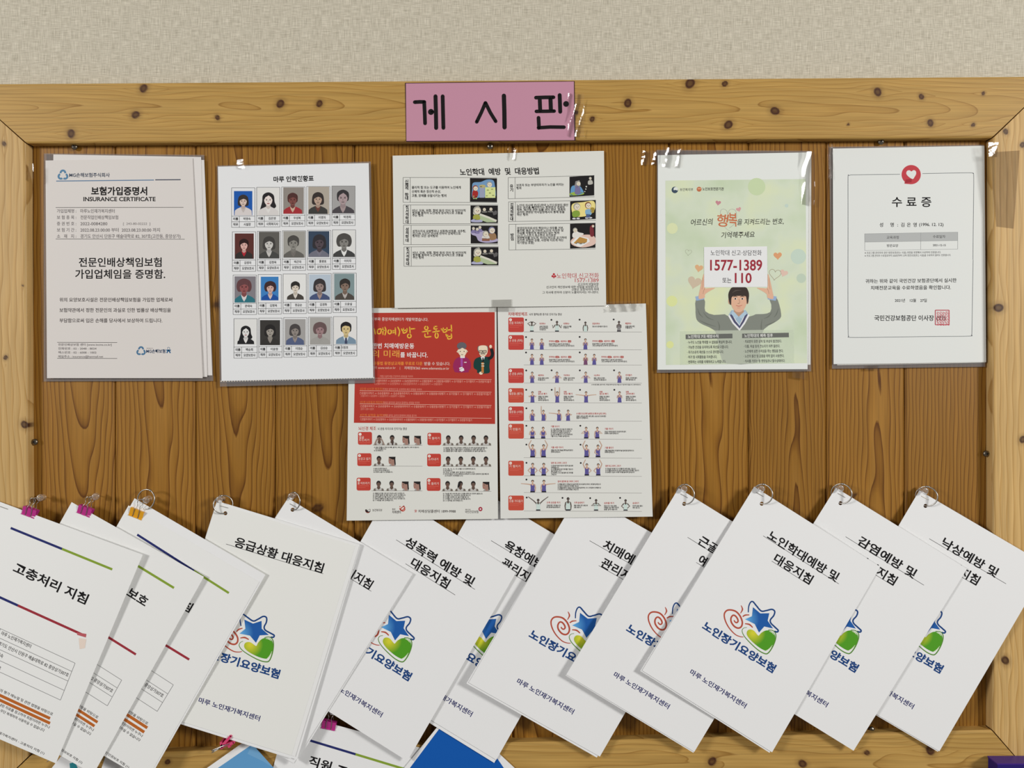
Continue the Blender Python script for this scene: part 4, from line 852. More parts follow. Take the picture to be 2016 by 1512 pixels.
rows = [  # crop origin y, base line, figures (x, h, arms, top, dark, shorts), number dots
    (590, 384, [(470, 120, ('hd', 'hd'), MINT, 1, 1), (772, 128, ('sh', 'sh'), MINT, 1, 1), (1113, 120, ('dn', 'dn'), MINT, 1, 0), (1516, 128, ('cl', 'cl'), (130, 128, 128), 1, 1)], [(400, 242), (705, 242), (1043, 240), (1452, 238)]),
    (590, 598, [(471, 130, ('cl', 'cl'), 0, 0, 0), (589, 130, ('cl', 'cl'), 0, 0, 0), (1113, 132, ('cl', 'cl'), 0, 0, 0)], [(400, 449), (1044, 447)]),
    (590, 782, [(472, 130, ('cl', 'cl'), 0, 0, 0), (589, 130, ('cl', 'cl'), 0, 0, 0), (1115, 132, ('cl', 'cl'), (110, 70, 100), 0, 0), (1219, 130, ('cl', 'cl'), 0, 0, 0)], [(400, 634), (1045, 633)]),
    (590, 998, [(474, 132, ('cl', 'cl'), 0, 0, 0), (772, 132, ('el', 'el'), 0, 0, 0), (1117, 132, ('el', 'el'), 0, 0, 0), (1521, 132, ('cl', 'cl'), 0, 0, 0)], [(402, 850), (707, 848), (1046, 849), (1457, 848)]),
    (590, 1235, [(477, 134, ('fw', 'fw'), 0, 0, 0), (775, 134, ('up', 'up'), 0, 0, 0), (1121, 134, ('sp', 'sp'), 0, 0, 0), (1523, 134, ('cr', 'cr'), 0, 0, 0)], [(402, 1082), (708, 1082), (1048, 1082), (1460, 1082)]),
    (590, 1454, [(477, 132, ('dn', 'cr'), 0, 0, 0), (609, 130, ('up', 'dn'), 0, 0, 0), (795, 132, ('sp', 'dn'), 0, 0, 0), (905, 132, ('cr', 'fw'), 0, 0, 0)], [(404, 1304)]),
    (810, 326, [(477, 140, ('bl', 'bl'), 0, 0, 1), (606, 140, ('bl', 'bl'), 0, 0, 1), (1122, 140, ('el', 'dn'), 0, 0, 1), (1256, 140, ('dn', 'el'), 0, 0, 1)], [(404, 172), (1052, 172)]),
    (810, 552, [(479, 156, ('ar', 'dn'), 0, 0, 1), (611, 156, ('dn', 'ar'), 0, 0, 1), (1126, 152, ('ar', 'dn'), 0, 0, 1), (1264, 152, ('bl', 'ar'), 0, 0, 1)], [(404, 398), (1054, 399)]),
    (810, 771, [(480, 152, ('hp', 'hp'), 0, 0, 1), (613, 152, ('hp', 'hp'), 0, 0, 1), (1130, 146, ('ar', 'hp'), 0, 0, 1), (1267, 146, ('hp', 'ar'), 0, 0, 1)], [(405, 617), (1057, 619)]),
    (810, 972, [(479, 150, ('sp', 'dn'), 0, 0, 1), (615, 150, ('dn', 'sp'), 0, 0, 1)], [(405, 818)]),
    (810, 1192, [(546, 142, ('vv', 'vv'), MINT, 1, 1), (905, 160, ('dn', 'dn'), MINT, 1, 1), (1241, 138, ('el', 'el'), MINT, 1, 1), (1595, 136, ('hp', 'hp'), MINT, 1, 1)], [(408, 1034), (838, 1038), (1170, 1041), (1529, 1038)])]
for oy, by, figs, dots in rows:
    for x, h, arms, top, dk, so in figs:
        k.crop(970, oy, 330, 2012); figure_(x, by - 1, h, arms, top or (86, 80, 138), dark=dk, shorts=so); k.done('gym_figure', e)
for oy, by, figs, dots in rows:
    k.crop(970, oy, 330, 2012); k.z = 1
    k.line([(374, by + 2), (1790, by + (4 if oy == 590 else 9))], 3.5, (120, 116, 114))
    for d_ in dots: num(*d_)
RH = (166, 62, 58)
def cap(x, y, head, lines, dy=22, hw=None):
    k.text(head, x, y, 24, hw, RH, .022, 'l')
    for i, (t, w_) in enumerate(lines): k.text(t, x, y + 34 + i * dy, 20, w_, (40, 37, 37), .026, 'l')
k.crop(970, 590, 330, 2012)
cap(562, 288, '머리박수', [('손바닥 전체 머리', 100), ('두드려 눌러주며', 100), ('자극합니다.', 80)], 19, 72); cap(848, 288, '어깨박수', [('손끝으로 어깨를', 96), ('자극합니다.', 66)], 16, 72); cap(1196, 288, '엉덩이박수', [('양손으로 엉덩이를 두드립니다.', 184)], 20, 90); cap(1592, 286, '배꼽박수', [('손끝을 세워서 배꼽', 114), ('주위를 칩니다.', 84)], 18, 72)
for x, y, w1 in ((674, 500, 264), (1196, 498, 264), (676, 688, 264), (1304, 688, 266)):
    k.text('주먹박수      &  세로박수', x, y, 24, w1 - 46, RH, .022, 'l')
    for dx in (78, 228): k.z = 1; k.rrect(x + dx, y - 13, x + dx + 40, y + 13, 6, (160, 70, 64)); k.z = 2; k.text('10회', x + dx + 20, y, 15, 28, (220, 180, 172)); k.z = 1
    k.text('양손을 주먹쥐고 두 손을 마주 보게 부딪힙니다.', x, y + 33, 20, w1 - 10, (40, 37, 37), .026, 'l'); k.text('그리고 손바닥을 펴고 손가락끼리 서로 마주쳐 칩니다.', x, y + 54, 20, w1 + 44, (40, 37, 37), .026, 'l')
cap(544, 908, '세로박수', [('양손을 세워서 손바닥', 130), ('박수를 칩니다', 86)], 21, 72); cap(850, 908, '가로박수', [('손뼉을 가로로 마주쳐', 132), ('박수 칩니다.', 118)], 21, 76); cap(1214, 908, '시소박수', [('팔을 수평으로 펴며', 130), ('시소하며 박수를 칩니다', 150)], 21, 72); cap(1596, 906, '먼지털기', [('양손을 크게 펴며 털어', 136), ('톡톡 털어냅니다', 118)], 21, 74)
k.text('※ 박수를 칠때는 활기차게, 가락을 맞추며 즐거운 마음으로 기운차게 리듬을 타고 힘차게 칩니다.', 1780, 1020, 18, 594, (46, 42, 42), .014, 'r')
for x, a, b in ((546, '양팔', '앞으로 뻗기'), (852, '양팔', '위로 뻗기'), (1282, '양팔', '옆으로 뻗기'), (1598, '양팔', '교차하여 뻗기')):
    k.text(a, x, 1106, 22, 36, RH, .022, 'l'); cap(x, 1130, b, [('양팔을 가슴 앞에서', 118), ('펴며 뻗고 다시', 90), ('제자리로 돌아옵니다.', 128)], 21, 104)
k.text('손 원형 안으로 뻗기(4방향으로 뻗으며 굽히고 편다)', 1006, 1368, 24, 356, RH, .022, 'l'); k.text('왼팔로 시작으로 앞쪽, 위쪽, 옆쪽, 사선으로 한 번씩 뻗고', 1006, 1400, 20, 354, (40, 37, 37), .026, 'l'); k.text('팔을 바꿔 반복합니다.', 1006, 1420, 20, 140, (40, 37, 37), .026, 'l')
k.crop(970, 810, 330, 2012)
cap(698, 180, '기를 모으기', [('① 가슴 앞에서 양 손을 위 아래로 하', 258), ('동그랗게 손바닥을 모으고 둡니다', 246), ('② 반대로 바꿔 원형으로 움직입니다', 232), ('③ 손의 위치를 바꿔 두 다시 움직이며', 258), ('기를 모으는 자세로 움직입니다', 222)], 21, 102); cap(1344, 209, '기를 키우기', [('왼손은 위아래 둥글게 크게 움직이며 움직', 254), ('반대쪽도 번갈아 움직입니다', 166)], 21, 102)
cap(700, 432, '기를 사방 키우기', [('왼팔을 위로 하여 하늘을 향해 둥글게 벌리고', 264), ('반복하여 움직입니다', 112)], 21, 146); cap(1346, 436, '기를 펼치기', [('왼팔을 하늘을 향하여 크게 벌리며 하늘로 올려 벌려 움직이며 다시', 348), ('반복하여 움직입니다', 116)], 20, 102)
cap(700, 618, '앞면 동그라미 그리기', [('① 양손을 허리에 두었다가 천천히 손을 내려', 264), ('내려놓습니다', 96), ('② 어깨를 돌려서 동그라미를 그립니다', 264), ('움직입니다', 140), ('③ 반대편도 다시 손을 올려 동그라미를', 264), ('그려갑니다', 66)], 21, 188)
cap(1352, 654, '옆면 동그라미 그리기', [('① 양손을 허리에 두고 어깨를 한 바퀴 원을 그립니다', 366), ('② 어깨를 움직이며 부드럽게 시원하게 동그라미를 그립니다', 404), ('③ 반대편도 번갈아 어깨와 허리를 돌려주며 움직입니다', 352)], 21, 186)
cap(780, 840, '앞과 옆면에 동그라미 그리기', [('① 양팔을 벌리고 어깨높이로 둥글게 펴며 앞으로 돌리며, 좌우로 크게 벌려 움직입니다', 518), ('② 손끝으로 둥글게 동그라미를 그립니다', 252), ('③ 양팔을 벌려서 가슴높이 앞으로 둥글게 움직이며, 다시 크게 벌려서 반복합니다', 520), ('④ 반대쪽으로 둥글게 원형을 그려갑니다', 252)], 21, 250)
cap(646, 1094, '크게 심호흡 하기', [('가슴을 펴며 크게 들숨 쉬고', 170), ('팔이 올라갈때 숨을 들이쉽니다', 164)], 22, 164); cap(976, 1095, '크게 숨내쉬기', [('팔을 아래로 천천 내려오며', 164), ('숨을 내쉽니다', 86)], 22, 122); cap(1336, 1100, '심호흡 하기', [('양손으로 가슴 앞에', 148), ('양팔을 뒤로 펴며 천천히', 176), ('숨을 길게 내쉽니다', 160)], 21, 120); cap(1680, 1100, '숨내쉬기', [('마지막 숨을 내쉽니', 120), ('편안 쉽니다.', 88)], 22, 74)
k.done('instructions', e)
for oy, y0, y1, nm, t in ((590, 213, 390, '7', '온몸 자극하기'), (590, 425, 602, '8', '손 운동 (쥐락)'), (590, 824, 1000, '9', '손 운동 (마주)'), (590, 1062, 1236, '10', '팔운동 (뻗기)'), (590, 1281, 1456, '11', '팔운동 (사방)'), (810, 148, 327, '12', '기 만들기'), (810, 592, 772, '13', '기 펼치기'), (810, 1010, 1188, '14', '온몸 가다듬기')):
    k.crop(970, oy, 330, 2012); badge(188, y0, 374, y1, nm, [t], 18, (178, 64, 58) if oy == 590 and y0 != 1062 else (180, 74, 58))

# --- helpline poster
sleeve('clear_sleeve', [(1293, 295), (1598, 297), (1597, 731), (1293, 734)], (2, 2.4, 3.6, 3.2), 'clear plastic sleeve around the green helpline poster')
sheetthing('document_sheet', [(1296, 306), (1597, 301), (1595.5, 718), (1296, 724)], (2.6, 2.8, 3.8, 3.4), 'blank sheet peeking out right of the green helpline poster', 'paper', WHITE, (31, .2))
hp, e, k = sheetthing('helpline_poster', [(1295, 305.5), (1592, 300), (1590, 727), (1294.5, 728)], (3, 3.4, 5.2, 4.6), 'pale green helpline poster of a smiling man holding up a phone number board', 'poster', (209, 212, 208), (32, .9))
def green_ground():
    m = principled('soft_green_print', alb((190, 202, 166)), .65, .25); n, l = m.node_tree.nodes, m.node_tree.links
    tc = n.new('ShaderNodeTexCoord'); nz = n.new('ShaderNodeTexNoise'); nz.inputs['Scale'].default_value = 13; nz.inputs['Detail'].default_value = 3
    cr = n.new('ShaderNodeValToRGB'); el = cr.color_ramp.elements
    el[0].position = .3; el[0].color = alb((180, 194, 164)); el[1].position = .7; el[1].color = alb((204, 210, 168))
    q = el.new(.5); q.color = alb((194, 203, 182))
    l.new(tc.outputs['Object'], nz.inputs['Vector']); l.new(nz.outputs['Fac'], cr.inputs[0]); l.new(cr.outputs[0], n['Principled BSDF'].inputs['Base Color'])
    return m
k.photo(); k.quad((1310, 355.5), (1586, 352.5), (1589, 715), (1311, 718.5), green_ground(), n=20)
k.z = 2; k.crop(1270, 280, 360)
for x, y, r, c in ((1230, 490, 96, (184, 199, 160)), (1690, 1260, 84, (182, 198, 184)), (1560, 700, 20, (180, 196, 186)), (300, 950, 60, (202, 208, 166)), (1722, 1500, 52, (178, 192, 174))): k.circ(x, y, r, c)
k.crop(1270, 500, 360); k.circ(275, 1000, 40, (204, 209, 146)); k.circ(296, 520, 60, (204, 210, 150))
k.done('green_ground', e)
k.crop(1270, 280, 360); k.z = 3
k.circ(328, 526, 36, (60, 74, 90)); k.circ(338, 518, 24, (206, 210, 204), z=4); k.circ(334, 540, 22, (60, 74, 90), 14, z=5); k.text('보건복지부', 384, 522, 34, 146, (84, 84, 84), .01, 'l')
k.circ(596, 518, 27, (178, 104, 70)); k.circ(588, 512, 8, (208, 160, 130), z=4); k.circ(606, 512, 8, (208, 160, 130), z=4); k.text('노인보호전문기관', 632, 515, 36, 236, (70, 66, 64), .02, 'l')
k.done('logos', e)
k.crop(1270, 280, 360); k.z = 4; CK = (52, 50, 46)
k.text('어르신의', 505, 884, 72, 238, CK, .006, 'l', -2, shear=.15); k.text('을 지켜드리는 번호,', 1018, 880, 68, 514, CK, .006, 'l', -1, shear=.15); k.text('기억해주세요', 840, 1025, 68, 370, CK, .008, 'l', -1.5, shear=.15)
OR = (184, 104, 70)
k.text('행', 852, 862, 138, 126, OR, .012, 'c', 4, shear=.1); k.text('복', 968, 852, 150, 96, OR, .012, 'c', 4, shear=-.1)
k.z = 3; k.curve([(830, 790), (836, 750), (866, 736), (900, 756), (912, 790), (930, 748), (966, 738), (1000, 760), (1008, 830), (984, 900), (930, 945)], 4, (160, 160, 150)); k.curve([(872, 925), (910, 965), (980, 992), (1080, 1000), (1150, 990)], 3, (160, 164, 152))
k.done('headline', e)
def heart(x, y, s, col, ang=0, fill=True, w_=4):
    a = math.radians(ang); pts = []
    for t in np.linspace(0, 2 * math.pi, 28, endpoint=False):
        X = 16 * math.sin(t) ** 3 / 16 * s; Y = -(13 * math.cos(t) - 5 * math.cos(2 * t) - 2 * math.cos(3 * t) - math.cos(4 * t)) / 16 * s
        pts.append((x + X * math.cos(a) - Y * math.sin(a), y + X * math.sin(a) + Y * math.cos(a)))
    if fill: k.poly(pts, col)
    else: k.line(pts + pts[:1], w_, col, sub=False)
for cr_, a_ in ((280, (806, 668, 30, (184, 128, 136), 8)), (280, (1032, 740, 28, (196, 146, 146), -18)), (280, (478, 1212, 36, (168, 172, 152), 6, False)), (280, (1462, 1250, 46, (204, 148, 108), -2)), (280, (594, 1388, 46, (204, 162, 122), 10)), (500, (544, 312, 76, (190, 174, 152), 14)), (500, (1432, 222, 66, (156, 146, 124), 8, False, 5)), (500, (1530, 210, 44, (206, 178, 164), 20))):
    k.z = 3; k.crop(1270, cr_, 360); heart(*a_); k.done('heart_motif', e)
# the man in the grey sweater
k.crop(1270, 500, 360); k.z = 3; SW, SWD, SKM = (122, 126, 118), (104, 108, 100), (208, 166, 140)
k.poly(spline([(560, 505), (652, 500), (660, 560), (664, 632), (760, 672), (880, 664), (930, 690), (1150, 690), (1220, 664), (1300, 662), (1380, 640), (1392, 560), (1366, 476), (1440, 470), (1480, 560), (1500, 660), (1490, 710), (1420, 760), (1310, 830), (1270, 980), (1268, 1130), (1210, 1205), (900, 1208), (830, 1110), (800, 960), (770, 845), (640, 780), (580, 740), (560, 690), (556, 600)], True, 2), SW)
k.z = 4
for L in ([(600, 730), (680, 770), (780, 800)], [(640, 640), (690, 700), (760, 730)], [(1440, 740), (1380, 770), (1320, 790)], [(1400, 640), (1360, 690), (1310, 712)], [(800, 740), (820, 800), (806, 880)], [(1290, 720), (1280, 800), (1288, 880)], [(580, 600), (600, 660), (640, 700)], [(1470, 600), (1450, 660), (1420, 700)]): k.curve(L, [2, 12, 2], SWD)
k.poly([(920, 676), (952, 620), (1110, 620), (1146, 676), (1040, 820)], (150, 172, 190))
k.z = 5; k.line([(926, 676), (975, 760), (1042, 836), (1092, 760), (1142, 668)], 26, (218, 218, 216), sub=False); k.z = 6; k.line([(944, 668), (990, 748), (1042, 808), (1080, 744), (1122, 662)], 24, (76, 76, 104), sub=False); k.z = 7; k.line([(962, 664), (1004, 740), (1042, 782), (1068, 736), (1104, 660)], 8, (218, 218, 216), sub=False)
k.z = 5; k.poly([(985, 600), (1080, 600), (1092, 640), (1036, 694), (976, 640)], shade(SKM, .84)); k.poly([(958, 628), (984, 640), (1030, 690), (1000, 716), (950, 664)], (164, 186, 202), 8); k.poly([(1112, 628), (1088, 640), (1034, 690), (1060, 716), (1118, 664)], (164, 186, 202), 8)
for d_, bx in ((1, 605), (-1, 1400)):
    k.z = 4; k.quad((bx - 52 * d_, 470), (bx + 46 * d_, 452), (bx + 48 * d_, 500), (bx - 40 * d_, 516), (142, 164, 194))
    k.z = 6; k.poly(spline([(bx - 16 * d_, 486), (bx + 2 * d_, 380), (bx + 34 * d_, 240), (bx + 48 * d_, 234), (bx + 50 * d_, 368), (bx + 96 * d_, 376), (bx + 158 * d_, 372), (bx + 160 * d_, 380), (bx + 96 * d_, 416), (bx + 56 * d_, 446), (bx + 52 * d_, 480), (bx + 20 * d_, 494)], True, 3), SKM)
    k.z = 7; k.line([(bx + 32 * d_, 262), (bx + 30 * d_, 340), (bx + 22 * d_, 390)], 4, shade(SKM, .82), sub=False); k.line([(bx + 52 * d_, 380), (bx + 40 * d_, 410), (bx + 34 * d_, 440)], 5, shade(SKM, .8), sub=False)
k.z = 6; k.circ(930, 520, 14, shade(SKM, .9), 34); k.circ(1128, 520, 14, shade(SKM, .9), 34)
k.z = 7; k.blob([(946, 470), (1030, 440), (1114, 470), (1118, 540), (1096, 600), (1060, 636), (1030, 642), (1000, 634), (966, 596), (944, 536)], SKM)
k.z = 9; k.blob([(930, 538), (918, 450), (940, 390), (975, 366), (1100, 366), (1132, 396), (1146, 450), (1136, 530), (1124, 546), (1116, 486), (1106, 466), (1040, 462), (972, 466), (952, 490), (948, 560)], (58, 50, 46)); k.z = 10; k.curve([(960, 430), (1000, 404), (1060, 400)], [2, 10, 2], (86, 76, 70))
for d_, ex in ((-1, 995), (1, 1072)):
    k.circ(ex, 494, 17, (226, 220, 212), 8, z=8); k.circ(ex, 494, 9, (48, 38, 36), 9, z=9); k.curve([(ex - 24, 474), (ex, 466), (ex + 24, 474)], [4, 8, 4], (74, 60, 54), z=9)
k.z = 9; k.curve([(1034, 496), (1044, 536), (1020, 546), (1042, 548)], 4, shade(SKM, .76)); k.curve([(1002, 566), (1034, 576), (1072, 564)], [4, 8, 4], (176, 104, 92)); k.curve([(1016, 592), (1034, 596), (1054, 591)], 4, shade(SKM, .82))
k.done('man_photo', e, 'photo of a smiling man in a grey sweater')
k.crop(1270, 280, 360); k.z = 12
k.quad((650, 1156), (1346, 1148), (1350, 1596), (652, 1600), (214, 217, 216), n=10); k.z = 14
k.text('노인학대 신고·상담전화', 1004, 1219, 62, 562, (66, 64, 66), 0); k.text('1577-1389', 1004, 1350, 150, 574, (146, 46, 58), .02); k.text('또는', 902, 1522, 60, 98, (60, 58, 60), .01); k.text('110', 1082, 1492, 142, 186, (146, 46, 58), .02)
k.done('number_board', e)
k.crop(1270, 500, 360); k.z = 9
def pale():
    m = film('translucent_print_panel', (.95, .95, .93), 0, .5); m.node_tree.nodes.clear(); n, l = m.node_tree.nodes, m.node_tree.links
    o_ = n.new('ShaderNodeOutputMaterial'); x_ = n.new('ShaderNodeMixShader'); x_.inputs[0].default_value = .55; t_ = n.new('ShaderNodeBsdfTransparent'); d_ = n.new('ShaderNodeBsdfDiffuse'); d_.inputs[0].default_value = alb((206, 214, 196))
    l.new(t_.outputs[0], x_.inputs[1]); l.new(d_.outputs[0], x_.inputs[2]); l.new(x_.outputs[0], o_.inputs[0]); return m
k.quad((388, 850), (1644, 832), (1646, 1203), (388, 1222), pale(), n=10)
k.z = 10; k.quad((447, 888), (963, 878), (964, 930), (448, 940), (98, 100, 96)); k.quad((1070, 878), (1584, 868), (1586, 918), (1070, 928), (98, 100, 96))
k.z = 11; k.text('노인학대 7대 예방수칙', 472, 911, 38, 336, (214, 218, 210), .012, 'l', -.8); k.text('노인학대의 폐측 징후', 1094, 901, 38, 314, (214, 218, 210), .012, 'l', -.8)
for i, (a, wa, b, wb) in enumerate((('· 누구도 노인을 학대할 수 없음을 확실히 합니다.', 496, '· 치료받지 못한 상처 및 부상이 발견된다.', 418), ('· 가능한 건강을 유지하도록 최선을 다합니다.', 456, '· 다툼, 욕설 등의 큰소리가 자주 들린다.', 400), ('· 자기소유의 재산을 스스로 관리합니다.', 402, '· 노인에게 심한 수치심을 주는 행동을 한다.', 436), ('· 여가 및 사회활동을 지속합니다.', 330, '· 노인의 물건 및 금품을 허락 없이 사용한다.', 446), ('· 변화하는 사회를 이해하려고 노력합니다.', 426, '· 식사를 거르는 등 영양실조나 탈수상태이다.', 456))):
    k.text(a, 464, 975 + i * 54, 34, wa, (62, 64, 60), .012, 'l', -.6); k.text(b, 1088, 965 + i * 54, 34, wb, (66, 68, 66), .01, 'l', -.6)
k.done('advice_panel', e)

# --- completion certificate
sleeve('clear_sleeve', [(1632.5, 289), (1937, 285), (1940, 722), (1638, 726)], (2, 2.2, 3.4, 3.2), 'clear plastic sleeve around the completion certificate')
sheetthing('document_sheet', [(1641, 293), (1936, 290), (1939, 714), (1648, 719)], (2.6, 2.8, 3.6, 3.4), 'blank sheet just showing under the completion certificate', 'paper', (206, 203, 196), (41, .3))
cc, e, k = sheetthing('completion_certificate', [(1639.5, 292.5), (1938, 287), (1941.5, 713), (1641, 717)], (3, 3.4, 5, 5), 'completion certificate with a red heart emblem and a red square seal', 'certificate', (206, 208, 205), (42, .9), cut=lambda u, v: u + (1 - v) < .035)
k.crop(1620, 270, 360)
fr = (88, 92, 96)
k.curve([(850, 409), (600, 412), (310, 416)], 5, fr); k.curve([(1098, 402), (1400, 396), (1630, 393), (1655, 402), (1663, 424), (1662, 700), (1658, 1000), (1655, 1350)], 5, fr); k.curve([(310, 416), (288, 424), (278, 446), (278, 800), (278, 1200), (276, 1500)], 5, fr)
k.crop(1620, 490, 360); k.curve([(276, 260), (277, 600), (280, 930), (288, 962), (312, 976), (700, 973), (1200, 966), (1610, 962), (1636, 948), (1643, 920), (1650, 500), (1657, 120)], 5, fr)
k.done('border', e)
k.crop(1620, 270, 360); EM = (178, 62, 70)
k.circ(974, 413, 106, EM, n=36); k.poly([(905, 470), (900, 513), (970, 519), (1010, 500)], EM, 2); k.z = 3; k.blob([(990, 462), (945, 436), (920, 402), (930, 372), (958, 366), (975, 378), (1000, 364), (1024, 374), (1028, 406), (1010, 440)], (206, 208, 205)); k.poly([(912, 468), (980, 458), (978, 496), (906, 508)], (148, 46, 54))
k.done('heart_emblem', e)
k.crop(1620, 270, 360)
for t, x in (('수', 817), ('료', 977), ('증', 1140)): k.text(t, x, 714, 112, 112, K_INK, .014)
k.done('title_lettering', e)
k.crop(1620, 270, 360)
for t, x in (('성', 645), ('명', 764), (':', 825), ('김', 880), ('은', 948), ('영', 1016)): k.text(t, x, 966, 46, None, K_INK, .012)
k.text('(1996. 12. 12)', 1062, 962, 44, 268, K_INK, .012, 'l')
k.z = 1; k.quad((460, 1065), (1488, 1047), (1488, 1140), (461, 1157), (166, 168, 167)); k.z = 2
for a, b in (((460, 1065), (1488, 1047)), ((461, 1157), (1488, 1140)), ((463, 1250), (1487, 1234)), ((461, 1065), (463, 1250)), ((1488, 1047), (1487, 1234)), ((1080, 1055), (1079, 1240))): k.line([a, b], 3, (140, 142, 142))
k.text('교육과정', 770, 1105, 34, 134, (84, 84, 84), .012); k.text('수료일자', 1282, 1096, 34, 138, (84, 84, 84), .012); k.text('방문요양', 768, 1196, 32, 124, (84, 84, 84), .01); k.text('2021-12-15', 1284, 1190, 28, 142, (70, 70, 70), .014)
k.text('※ 프로그램 관리자의 경우 방문요양(또는 시설) 과정을 포함해서 수료하여 인증됩니다.', 462, 1276, 25, 840, (100, 100, 100), .004, 'l', -.5); k.text('※ 프로그램 관리자 수료일로부터 2020년부터 교육 방문요양(또는 시설)을 수료하지 않아도 인증됩니다.', 462, 1308, 25, 950, (100, 100, 100), .004, 'l', -.5)
k.crop(1620, 490, 360)
k.text('귀하는 위와 같이 국민건강 보험공단에서 실시한', 470, 356, 46, 1004, K_INK, .01, 'l', -.6); k.text('치매전문교육을 수료하였음을 확인합니다.', 528, 430, 46, 884, K_INK, .01, 'l', -.4); k.text('2021년    12월    27일', 970, 568, 38, 352, K_INK, .01); k.text('국민건강보험공단 이사장', 568, 762, 62, 656, K_INK, .014, 'l')
k.done('certificate_text', e)
k.crop(1620, 490, 360); SE = (168, 58, 72); k.z = 2
k.frame(1240, 676, 1392, 836, 9, SE); k.z = 3; rs = random.Random(8)
for i in range(5):
    for j in range(5):
        x, y = 1256 + i * 29, 694 + j * 31
        k.curve([(x + rs.uniform(-3, 6), y), (x + 22, y + rs.uniform(-4, 4)), (x + rs.uniform(8, 22), y + 12), (x, y + rs.uniform(8, 16)), (x + 12, y + 24), (x + 24, y + rs.uniform(18, 26))], 5, (186, 92, 100), sub=3)
k.z = 5; k.text('(인)', 1302, 760, 52, 100, (96, 36, 44), .012); k.done('red_seal', e)

# ------------------------------------------------------------------ booklets hanging from binding rings
JS = Sheet([(1484.8, 958), (1733, 1116), (1520, 1481), (1264.5, 1320)], (0, 0, 0, 0))
def jmm(pts, crop):
    ox, oy, w_ = crop; p = np.asarray(pts, float) * w_ / 2016 + np.array([ox, oy])
    u, v = JS.uv(p[:, 0], p[:, 1]); return np.stack([u * 210, v * 297], 1)
LOWER = (1330, 1212, 400)
EMB = {k_: jmm(v_, LOWER) for k_, v_ in dict(
    spiral=[(674, 212), (640, 208), (590, 185), (530, 120), (492, 45), (484, -15), (508, -50), (550, -56), (600, -40), (640, 4), (662, 62), (654, 106), (624, 124), (585, 108), (554, 66), (550, 26), (568, -2), (592, 2), (614, 30), (620, 56), (606, 70), (590, 62), (580, 46)],
    ray1=[(650, -102), (664, -62), (644, -22)], ray2=[(666, 10), (692, -5), (732, -7)], ray3=[(688, 80), (732, 88), (766, 118)],
    star=[(768, -84), (842, -22), (930, -24), (914, 50), (968, 128), (880, 108), (828, 168), (786, 84), (690, 36), (758, 6)],
    starlight=[(768, -84), (800, -56), (806, 40), (790, 86), (690, 36), (758, 6)],
    outline=[(722, -32), (726, -90), (744, -132), (768, -138), (802, -98), (850, -46), (900, -50), (955, -62), (984, -42), (974, 0), (942, 40), (946, 74), (988, 116), (1018, 146), (1008, 162), (980, 156)],
    rim=[(708, 118), (676, 124), (660, 152), (682, 204), (742, 272), (820, 342), (882, 376), (918, 372), (958, 318), (986, 254), (996, 204), (988, 168), (960, 146), (920, 142)],
    heart=[(706, 168), (722, 142), (750, 138), (780, 152), (812, 190), (826, 198), (850, 172), (888, 150), (928, 147), (964, 162), (984, 190), (988, 222), (974, 280), (944, 320), (906, 344), (880, 344), (822, 310), (752, 250), (714, 202)],
    yellow=[(712, 170), (726, 148), (750, 144), (776, 158), (800, 192), (790, 226), (756, 232), (726, 206)], core=[(728, 168), (748, 156), (770, 172), (772, 200), (750, 206), (732, 188)],
    shine=[(930, 154), (958, 166), (976, 190)], shine2=[(892, 352), (930, 330), (962, 292)]).items()}
WORD = jmm([(322, 122), (940, 502)], LOWER); NAME = jmm([(150, 562), (698, 888)], LOWER)
UPPER = (1330, 950, 400)
NAVY, CENT = (28, 62, 116), (34, 38, 92)
def radial(name, c, r, c0, c1, inner=.15):
    m = principled(name, alb(c0), .6, .25); n, l = m.node_tree.nodes, m.node_tree.links
    tc = n.new('ShaderNodeTexCoord'); vd = n.new('ShaderNodeVectorMath'); vd.operation = 'DISTANCE'; vd.inputs[1].default_value = tuple(c)
    mr = n.new('ShaderNodeMapRange'); mr.inputs[1].default_value = r * inner; mr.inputs[2].default_value = r
    cr = n.new('ShaderNodeValToRGB'); cr.color_ramp.elements[0].color = alb(c0); cr.color_ramp.elements[1].color = alb(c1)
    l.new(tc.outputs['Object'], vd.inputs[0]); l.new(vd.outputs['Value'], mr.inputs[0]); l.new(mr.outputs[0], cr.inputs[0]); l.new(cr.outputs[0], n['Principled BSDF'].inputs['Base Color'])
    return m
def emblem(k, base):
    k.mm()
    def at_(key, i):
        p = EMB[key][i:i + 1]; x, y = k.T(p[:, 0], p[:, 1]); return k.sh.at(x, y)[0] - base
    gs = radial('star_blue', at_('star', 8), .019, (84, 152, 204), (24, 82, 152)); gh = radial('heart_green', at_('core', 2), .017, (196, 192, 48), (72, 142, 28), .1)
    k.z = 1; RDC = (166, 74, 56)
    k.curve(EMB['spiral'], [1.0, 1.7, 2.2, 2.3, 2.3, 2.2, 2.2, 1.6], RDC)
    k.curve(EMB['ray1'], [.8, 2.1, .9], RDC); k.curve(EMB['ray2'], [1.6, 2.0, 1.2], RDC); k.curve(EMB['ray3'], [1.2, 2.2, 1.4], RDC)
    k.curve(EMB['outline'], [1.5, 2.1, 2.1, 2.1, 2.3], NAVY)
    k.poly(EMB['star'], gs, 2)
    k.curve(EMB['rim'], [.6, 1.0, 1.3, 1.6, 1.6, 1.3, .9], (82, 126, 50)); k.blob(EMB['heart'], gh, 2)
    k.curve(EMB['shine'], [.4, 1.3, .4], (206, 222, 186), 4); k.curve(EMB['shine2'], [.4, 1.1, .4], (206, 222, 186), 4)
